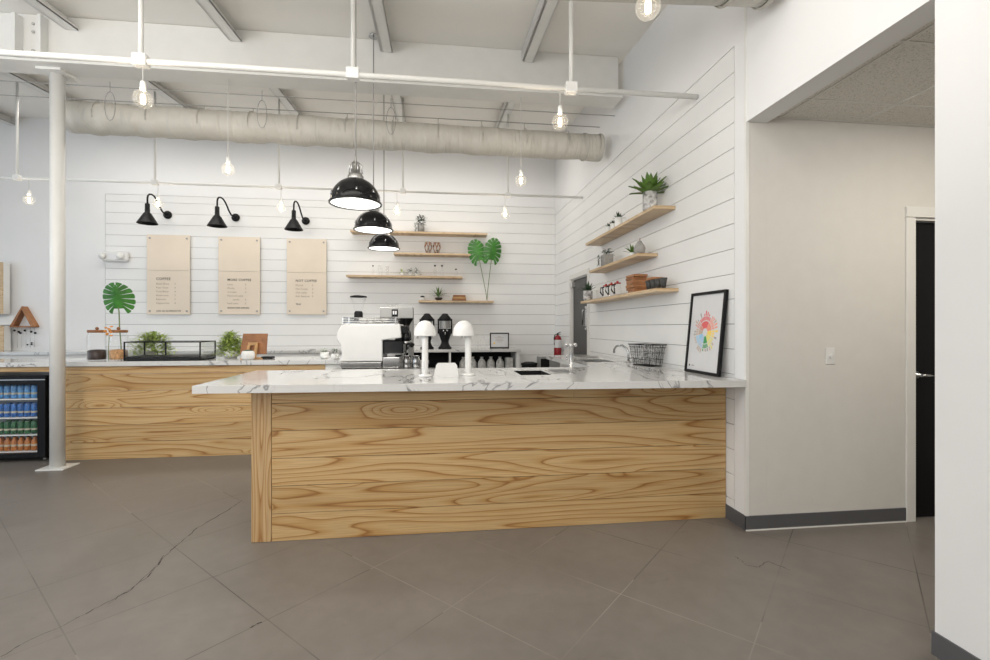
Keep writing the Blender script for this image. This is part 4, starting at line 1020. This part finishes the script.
for k in range(7):
    tag(B('brownwood' if k % 2 else 'brown3').box(-.07, .07, -.10, .10, 0, .0235, .002).make('wood_book', loc=(q[0]+random.uniform(-.008, .008), q[1]+random.uniform(-.02, .02), 1.744+k*.0255), rot=(0, 0, random.uniform(-.12, .12))), ['lowest', 'second lowest', 'third lowest', 'middle', 'third highest', 'second highest', 'topmost'][k]+' brown book in the leaning stack on the bottom side shelf', 'book', 'brown books stacked on the bottom side shelf')
bk = sp(652, 1.742, 1.98)
tag(B('brown3').box(-.05, .05, -.07, .07, 0, .02, .002).make('wood_box', loc=(bk[0]+.03, bk[1]+.01, 1.742+.097)), 'flat brown wooden box lying across the tumblers on the bottom side shelf', 'box')
tm = None
for kt, (px, dx) in enumerate(((649, 0), (653.5, 0), (658.5, 0), (663.5, 0))):
    l = sp(px, 1.742, 1.98)
    if tm is None:
        tm = B('doorgrey').lathe([(.018, 0), (.034, .09), (.032, .09), (.016, .004)], seg=16, capb=True).make('metal_tumbler', loc=l); tag(tm, 'dark tumbler near the book stack on the bottom side shelf, first from the left', 'tumbler', 'steel tumblers on the bottom side shelf')
    else: o = tm.copy(); C.objects.link(o); o.location = l; o['label'] = 'dark tumbler near the book stack on the bottom side shelf, %s from the left' % ORD[kt]
# back shelves
za = SA[2]
t = thing('potted_succulent', 'trailing succulent in a jar alone on the topmost back shelf', 'plant', bp(421, za))
B('concrete').lathe([(.055, 0), (.06, .14), (.05, .14), (.05, .12), (.001, .12)], seg=18, capb=True).make('pot', t)
mb = B('darkgreen'); bush(mb, (0, 0, .16), 70, .06, .06, .12, .06)
for k in range(40): blade(mb, (-.075+random.uniform(-.02, .02), -.05+random.uniform(-.02, .02), .16-k*.004), (-.4, -.3, -.3), .035, .018)
mb.make('leaves', t)
for px, lab in ((428.3, 'left of two small wire geometric terrariums on the second back shelf'), (436.7, 'right of two small wire geometric terrariums on the second back shelf')):
    t = thing('wire_terrarium', lab, 'terrarium', bp(px, SB[2]), 'wire terrariums on the second back shelf')
    mb = B('redlid' if False else 'brownwood'); R = .055; top = [(R*math.cos(PI/3*k), R*math.sin(PI/3*k), .18) for k in range(6)]; bot = [(.6*R*math.cos(PI/3*k), .6*R*math.sin(PI/3*k), .004) for k in range(6)]; mid = [(R*1.25*math.cos(PI/3*k+.5), R*1.25*math.sin(PI/3*k+.5), .10) for k in range(6)]
    for k in range(6):
        for A_, B_ in ((top[k], top[(k+1) % 6]), (bot[k], bot[(k+1) % 6]), (top[k], mid[k]), (top[(k+1) % 6], mid[k]), (bot[k], mid[k])): mb.tube([A_, B_], .004, 4)
    mb.make('wire_frame', t); mb = B('darkgreen'); bush(mb, (0, 0, .03), 14, .03, .03, .05, .03); mb.make('plant', t)
zc = SC[2]; g0 = None
def glassware(px, h_, r, lab, grp):
    t = thing('drinking_glass', lab, 'glass', bp(px, zc), grp)
    B('glass').lathe([(r*.8, 0), (r, h_*.3), (r, h_), (r*.94, h_), (r*.92, .01)], seg=16, capb=True).make('body', t)
    B('matwhite').lathe([(r*.5, h_), (r*.5, h_+.01), (.001, h_+.012)], seg=12, capb=True).make('lid', t); return t
for px, h_, r, lab in ((380, .17, .035, 'tall clear glass jar on the third back shelf, farthest left of its glassware'), (387, .15, .03, 'slimmer clear glass jar on the third back shelf, next from the left')):
    glassware(px, h_, r, lab, 'glassware on the third back shelf')
for px, h_, r, lab in ((435, .19, .03, 'clear bottle with black stopper on the third back shelf, right of the mini plants'), (442, .19, .03, 'second clear bottle with black stopper on the third back shelf'), (456, .13, .035, 'clear stoppered glass at the right end of the third back shelf'), (373, .17, .02, 'thin clear bottle with black stopper at the left end of the third back shelf')):
    t = thing('glass_bottle', lab, 'bottle', bp(px, zc), 'stoppered bottles on the third back shelf')
    B('glass').lathe([(r*.9, 0), (r, .02), (r, h_*.55), (r*.4, h_*.75), (r*.4, h_*.9)], seg=16, capb=True).make('body', t)
    B('blackplastic').lathe([(r*.5, h_*.88), (r*.6, h_), (.001, h_+.002)], seg=12, capb=True).make('stopper', t)
for px, lf, lab in ((402.5, 'green2', 'mini pale green plant in a glass cup, left of three on the third back shelf'), (410.5, 'darkgreen', 'mini dark succulent in a glass cup, middle of three on the third back shelf'), (417, 'darkgreen', 'mini dark succulent in a glass cup, right of three on the third back shelf')):
    pot_plant('mini_plant', lab, bp(px, zc), 'matwhite', .036, .05, 'bush', .10, 'mini plants on the third back shelf', lf)
zd = SD[2]
t = thing('small_bowl', 'small white bowl with black lid at the left end of the lowest back shelf', 'bowl', bp(422.5, zd))
B('matwhite').lathe([(.03, 0), (.04, .02), (.042, .05)], seg=16, capb=True).make('body', t); B('blackplastic').lathe([(.043, .05), (.03, .072), (.001, .08)], seg=16, capb=True).make('lid', t)
t = thing('globe_terrarium', 'round glass terrarium with a spidery plant on the lowest back shelf', 'terrarium', bp(438.5, zd))
B('glass').lathe([(.04, 0), (.075, .03), (.085, .08), (.07, .13), (.05, .15)], seg=20, capb=True).make('glass_globe', t)
B('soil').lathe([(.038, .004), (.065, .03), (.06, .05), (.001, .055)], seg=16, capb=True).make('soil', t)
mb = B('green3'); rosette(mb, (0, 0, .06), 24, .19, .022, (15, 85), .5); mb.make('leaves', t)
qx = bp(459, zd)
for k, (m_, lb) in enumerate((('brownwood', 'lower'), ('brown2', 'middle'), ('brownwood', 'top'))):
    tag(B(m_).box(-.12+.01*k, .12-.008*k, -.08, .08, 0, .03, .003).make('brown_book', loc=(qx[0], qx[1], zd+.002+k*.031), rot=(0, 0, .05*k-.03)), lb+' brown book lying on the lowest back shelf', 'book', 'brown books on the lowest back shelf')
t = thing('monstera_vase', 'two big split monstera leaves on long stems, on the lowest back shelf', 'plant', bp(487, zd, 8.10))
B('glass').lathe([(.022, 0), (.026, .02), (.022, .08), (.016, .10)], seg=14, capb=True).make('vase', t)
o0 = Vector(t.location)
a0 = P(480, 263, Y=8.05)-o0; b0 = P(491, 262.5, Y=8.05)-o0; a1 = P(473, 243, Y=8.05)-o0; b1 = P(493, 239, Y=8.05)-o0
B('stem').tube([(0, 0, .01), (-.02, 0, .15), a0, a0.lerp(P(473.5, 239.5, Y=8.02)-o0, .15)], .006, 6).make('stem', t); B('stem').tube([(0, 0, .01), (.015, 0, .2), b0, b0.lerp(P(495, 238, Y=7.98)-o0, .15)], .006, 6).make('stem', t)
mb = B('green'); monstera(mb, a0, P(473.5, 239.5, Y=8.02)-o0, (-.15, -1, .1), .32); mb.make('leaf', t)
mb = B('green'); monstera(mb, b0, P(495, 238, Y=7.98)-o0, (.15, -1, .1), .33); mb.make('leaf', t)

# ================================================================== ITEMS ON THE ORDER COUNTER
Z1 = ZT+.002
def cp_(px, y, Y): return (P(px, y, Y=Y).x, Y, Z1)
for px, fill, lab in ((97, 'beans', 'wide glass jar half full of dark coffee beans with a wooden lid'), (118.5, 'nuts', 'wide glass jar of pale cork pieces with a wooden lid, beside the glass case')):
    t = thing('storage_jar', lab, 'jar', cp_(px, 345, 5.62), 'glass storage jars on the order counter')
    B('glass').lathe([(.075, 0), (.087, .012), (.087, .265), (.075, .285), (.075, .30)], seg=28, capb=True).make('glass_body', t)
    B(fill).lathe([(.078, .008), (.081, .03), (.081, .105), (.06, .115), (.001, .12)], seg=20, capb=True).make('contents', t)
    l_ = B('brownwood').lathe([(.080, .30), (.084, .305), (.084, .325), (.080, .33), (.001, .33)], seg=24, capb=True).make('lid', t); B('brownwood').ball((0, 0, .345), .018, 10).make('knob', l_)
t = thing('orange_flower_sprig', 'little sprig of orange flowers standing between the two storage jars', 'flowers', cp_(108.3, 345, 5.50))
mb = B('orange')
for k in range(9):
    a = k*2.4; mb.ball((.028*math.cos(a), .02*math.sin(a), .27+.012*k), .015, 8, (1, 1, .6))
mb.make('petals', t); B('stem').tube([(0, 0, 0), (0, 0, .12), (.01, 0, .26)], .003, 5).make('stem', t)
t = thing('monstera_leaf', 'single round split monstera leaf on a stem rising behind the storage jars', 'plant', cp_(121.5, 345, 5.86))
o0 = Vector(t.location); a0 = P(119, 311.5, Y=5.86)-o0; tp = P(114.5, 282.5, Y=5.80)-o0
B('stem').tube([(0, 0, .01), (-.005, 0, .15), (-.02, 0, .35), a0, a0.lerp(tp, .15)], .006, 6).make('stem', t)
mb = B('green'); monstera(mb, a0, tp, (.05, -1, .15), .34); mb.make('leaf', t)
B('glass').lathe([(.03, 0), (.03, .15), (.022, .18)], seg=14, capb=True).make('vase', t)
# glass pastry case
x0_ = P(125, 350, Y=5.47).x; x1_ = P(201.5, 350, Y=5.47).x; w_ = x1_-x0_; hc = .205; dc = .36
t = thing('pastry_case', 'low black-framed glass pastry case on the order counter', 'display case', (x0_, 5.445, Z1))
f = B('black'); e = .011
for z in (0, hc-e):
    f.box(0, w_, 0, e, z, z+e).box(0, w_, dc-e, dc, z, z+e).box(0, e, 0, dc, z, z+e).box(w_-e, w_, 0, dc, z, z+e)
for x in (0, w_-e):
    for y in (0, dc-e): f.box(x, x+e, y, y+e, 0, hc)
f.box(w_*.0+.22, .22+e*1.4, dc-e, dc, 0, hc)
f.make('frame', t)
B('blackplastic').box(e, w_-e, e, dc-e, .002, .045).make('floor_tray', t)
B('glassthin').box(e, w_-e, .003, .006, e, hc-e).make('front_pane', t); B('glassthin').box(e, w_-e, e, dc-e, hc-.006, hc-.003).make('top_pane', t)
B('glassthin').box(.003, .006, e, dc-e, e, hc-e).make('side_pane', t); B('glassthin').box(w_-.006, w_-.003, e, dc-e, e, hc-e).make('side_pane', t)
t.rotation_euler = (0, 0, 0)
random.seed(21)
for px, lab, sx_, lf in ((150, 'bushy green fern behind the glass pastry case', .35, 'green2'), (231, 'bushy pale green fern between the pastry case and the wooden stand', .20, 'green2')):
    t = thing('potted_fern', lab, 'plant', cp_(px, 345, 5.955 if px == 150 else 5.87), 'ferns on the order counter')
    B('concrete' if px == 150 else 'matwhite').lathe([(.06, 0), (.08, .03), (.085, .08), (.07, .08), (.001, .07)], seg=16, capb=True).make('pot', t)
    mb = B(lf); bush(mb, (.03 if px == 150 else 0, 0, .10), 1000, sx_*.72, .13 if px != 150 else .075, .20, .05)
    mb.make('fronds', t)
# wooden tablet stand
t = thing('tablet_stand', 'brown wooden tablet stand seen from its back, beside the fern', 'tablet stand', cp_(254, 350, 5.72), rz=math.radians(-4))
mb = B('brownwood'); mb.poly([(-.15, -.02, .05), (.145, -.02, .05), (.13, .05, .285), (-.145, .05, .285)], off=(0, .016, 0)); mb.make('tablet_back', t)
mb = B('brown2')
mb.poly([(-.07, -.08, 0), (-.04, -.08, 0), (-.03, -.022, .18), (-.055, -.022, .18)], off=(0, .02, .004)).poly([(.04, -.12, 0), (.07, -.12, 0), (.05, -.022, .18), (.025, -.022, .18)], off=(0, .02, .004)).box(-.055, .05, -.03, -.01, .15, .185).box(-.10, .14, -.12, .06, 0, .012)
mb.make('easel_leg', t)
# white vase pot
t = thing('white_planter', 'small white ribbed pot with dark top in front of the wooden stand', 'pot', cp_(248, 350, 5.50))
B('matwhite').lathe([(.05, 0), (.068, .02), (.070, .06), (.058, .095), (.05, .098)], seg=20, capb=True).make('pot', t); B('darkgreen').lathe([(.052, .096), (.035, .108), (.001, .112)], seg=16, capb=True).make('moss_top', t)
# glasses / small plants at right end
t = thing('glass_creamer', 'small clear glass creamer with black rim near the right of the order counter', 'creamer', cp_(312.5, 350, 5.6))
B('glass').lathe([(.03, 0), (.035, .03), (.026, .07), (.034, .10)], seg=16, capb=True).make('body', t); B('black').tube([(.034*math.cos(a), .034*math.sin(a), .10) for a in [i*PI/8 for i in range(17)]], .003, 5).make('rim', t)
pot_plant('potted_succulent', 'white pot with grey-green succulent, left of the round dark succulent', cp_(324.5, 352, 5.62), 'matwhite', .048, .07, 'bush', .07, 'white potted succulents by the espresso machine', 'green3')
pot_plant('potted_succulent', 'white pot with a round dark succulent right beside the espresso machine', cp_(335.3, 352, 5.5), 'matwhite', .045, .06, 'bush', .085, 'white potted succulents by the espresso machine', 'darkgreen')
# napkin holder-like low items
t = thing('card_reader', 'black flat card reader lying behind the white ribbed pot', 'card reader', cp_(268, 355, 5.66))
B('blackplastic').box(-.06, .06, -.05, .05, 0, .025, .005).make('body', t); B('doorgrey').box(-.05, .05, -.04, .0, .025, .027).make('screen', t)

# ================================================================== LEFT WALL FEATURES
q0 = P(12, 326, Y=WY); q1 = P(38.5, 326, Y=WY); qa = P(26, 306.5, Y=WY)
cx = (q0.x+q1.x)/2+.035; hw = (q1.x-q0.x)/2*.88; hh = qa.z-q0.z
t = thing('triangle_shelf', 'triangular brown wooden wall shelf left of the column', 'shelf', (cx, WY-.001, q0.z))
th = .035
def bar(mb, a, b, th, d):
    a = Vector(a); b = Vector(b); dd = (b-a).normalized(); n_ = Vector((-dd.z, 0, dd.x))*th
    mb.poly([a, b, b+n_, a+n_], off=(0, -d, 0))
mb = B('brownwood'); mb.poly([(-hw, 0, 0), (0, 0, hh), (0, 0, hh-.05), (-hw+.042, 0, 0)], off=(0, -.11, 0)); mb.make('left_side', t)
mb = B('brown3'); mb.poly([(0, 0, hh), (hw, 0, 0), (hw-.042, 0, 0), (0, 0, hh-.05)], off=(0, -.11, 0)); mb.make('right_side', t)
B('brownwood').box(-hw, hw, -.11, 0, -.02, .0).make('bottom_board', t)
t = thing('bead_hanging', 'row of fine strings with small dark beads hanging under the triangular shelf', 'wall hanging', (cx, WY-.07, q0.z-.02))
random.seed(2)
mb = B('steel')
for k in range(6):
    x = -.15+k*.06; mb.tube([(x, 0, 0), (x, 0, -.32)], .003, 4)
mb.make('strings', t); mb = B('black')
for k in range(6): mb.ball((-.15+k*.06+random.uniform(-.02, .02), 0, -.05-.02*(k % 3)), .017, 8)
for k in (3, 4, 4): mb.ball((-.13+k*.06, 0, -random.uniform(.22, .30)), .012, 8)
mb.make('beads', t)
a = P(0, 317, Y=WY-.25)
tag(B('matwhite').box(-7.6, P(15, 320, Y=WY-.05).x, WY-.06, WY-.001, P(0, 325, Y=WY-.06).z, P(0, 316.5, Y=WY-.06).z, .004).make('wall_ledge'), 'thick white ledge on the back wall at the left edge', 'ledge')
xx = P(2.5, 290, Y=WY-.2).x
tag(B('shelfwood').box(-7.6, xx, WY-.20, WY-.185, P(0, 314, Y=WY-.2).z, P(0, 262, Y=WY-.2).z, .003).m('matwhite').box(-7.6, xx-.01, WY-.185, WY-.062, P(0, 314, Y=WY-.2).z, P(0, 262, Y=WY-.2).z).make('wooden_cabinet'), 'pale wooden cabinet edge above the white ledge at the left edge', 'cabinet')
tag(B('shelfwood').box(-7.6, xx+.01, WY-.20, WY-.185, ZT+.001, P(0, 325.5, Y=WY-.2).z-.003, .003).m('matwhite').box(-7.6, xx, WY-.185, WY-.062, ZT+.001, P(0, 325.5, Y=WY-.2).z-.003).make('wooden_cabinet'), 'pale wooden cabinet edge below the white ledge at the left edge', 'cabinet')

# ================================================================== LIGHT
wd = bpy.data.worlds.new('World'); bpy.context.scene.world = wd; wd.use_nodes = True
bg = wd.node_tree.nodes['Background']; bg.inputs[0].default_value = (1, .985, .96, 1); bg.inputs[1].default_value = .62
def area(loc, target, sx, sy, e, col):
    L = bpy.data.lights.new('area', 'AREA'); L.shape = 'RECTANGLE'; L.size = sx; L.size_y = sy; L.energy = e; L.color = col
    o = bpy.data.objects.new('daylight_and_added_lamp', L); C.objects.link(o); o.location = loc
    o.rotation_euler = (Vector(target)-Vector(loc)).to_track_quat('-Z', 'Y').to_euler(); return o
area((-8.6, 2.5, 2.2), (0, 4.0, 1.6), 6, 3, 125, (.58, .78, 1))
area((-3.6, -2.8, 2.2), (0, 6, 2.0), 5, 3.2, 95, (1, .97, .93))
area((-1.5, 1.5, 3.9), (-1.5, 1.9, 0), 5, 1.6, 60, (1, .97, .92))  # added overhead fill lamp, unseen above the frame
area((-2.5, 0.3, 2.7), (-2.5, 1.6, 4.6), 6, 1.5, 185, (1, .96, .9))  # added unseen uplight that brightens the ceiling
area((3.5, 1.7, 2.8), (3.5, 2.0, 0), .7, .7, 30, (1, .93, .82))  # unseen lamp at the hall ceiling
area((-2.0, 7.0, 4.35), (-2.0, 7.4, 0), 7, .5, 75, (1, .96, .9))  # added wash lamp for the back wall, no fixture there

# ================================================================== CAMERA
cam = bpy.data.cameras.new('Camera'); cam.sensor_width = 36; cam.lens = F/990*36; cam.shift_y = -3/990; cam.clip_start = .05
co = bpy.data.objects.new('Camera', cam); C.objects.link(co); co.location = (0, 0, H); co.rotation_euler = (PI/2, 0, -TH)
bpy.context.scene.camera = co
vs = bpy.context.scene.view_settings
vs.view_transform = 'Standard'; vs.look = 'None'; vs.exposure = -.1; vs.gamma = 1
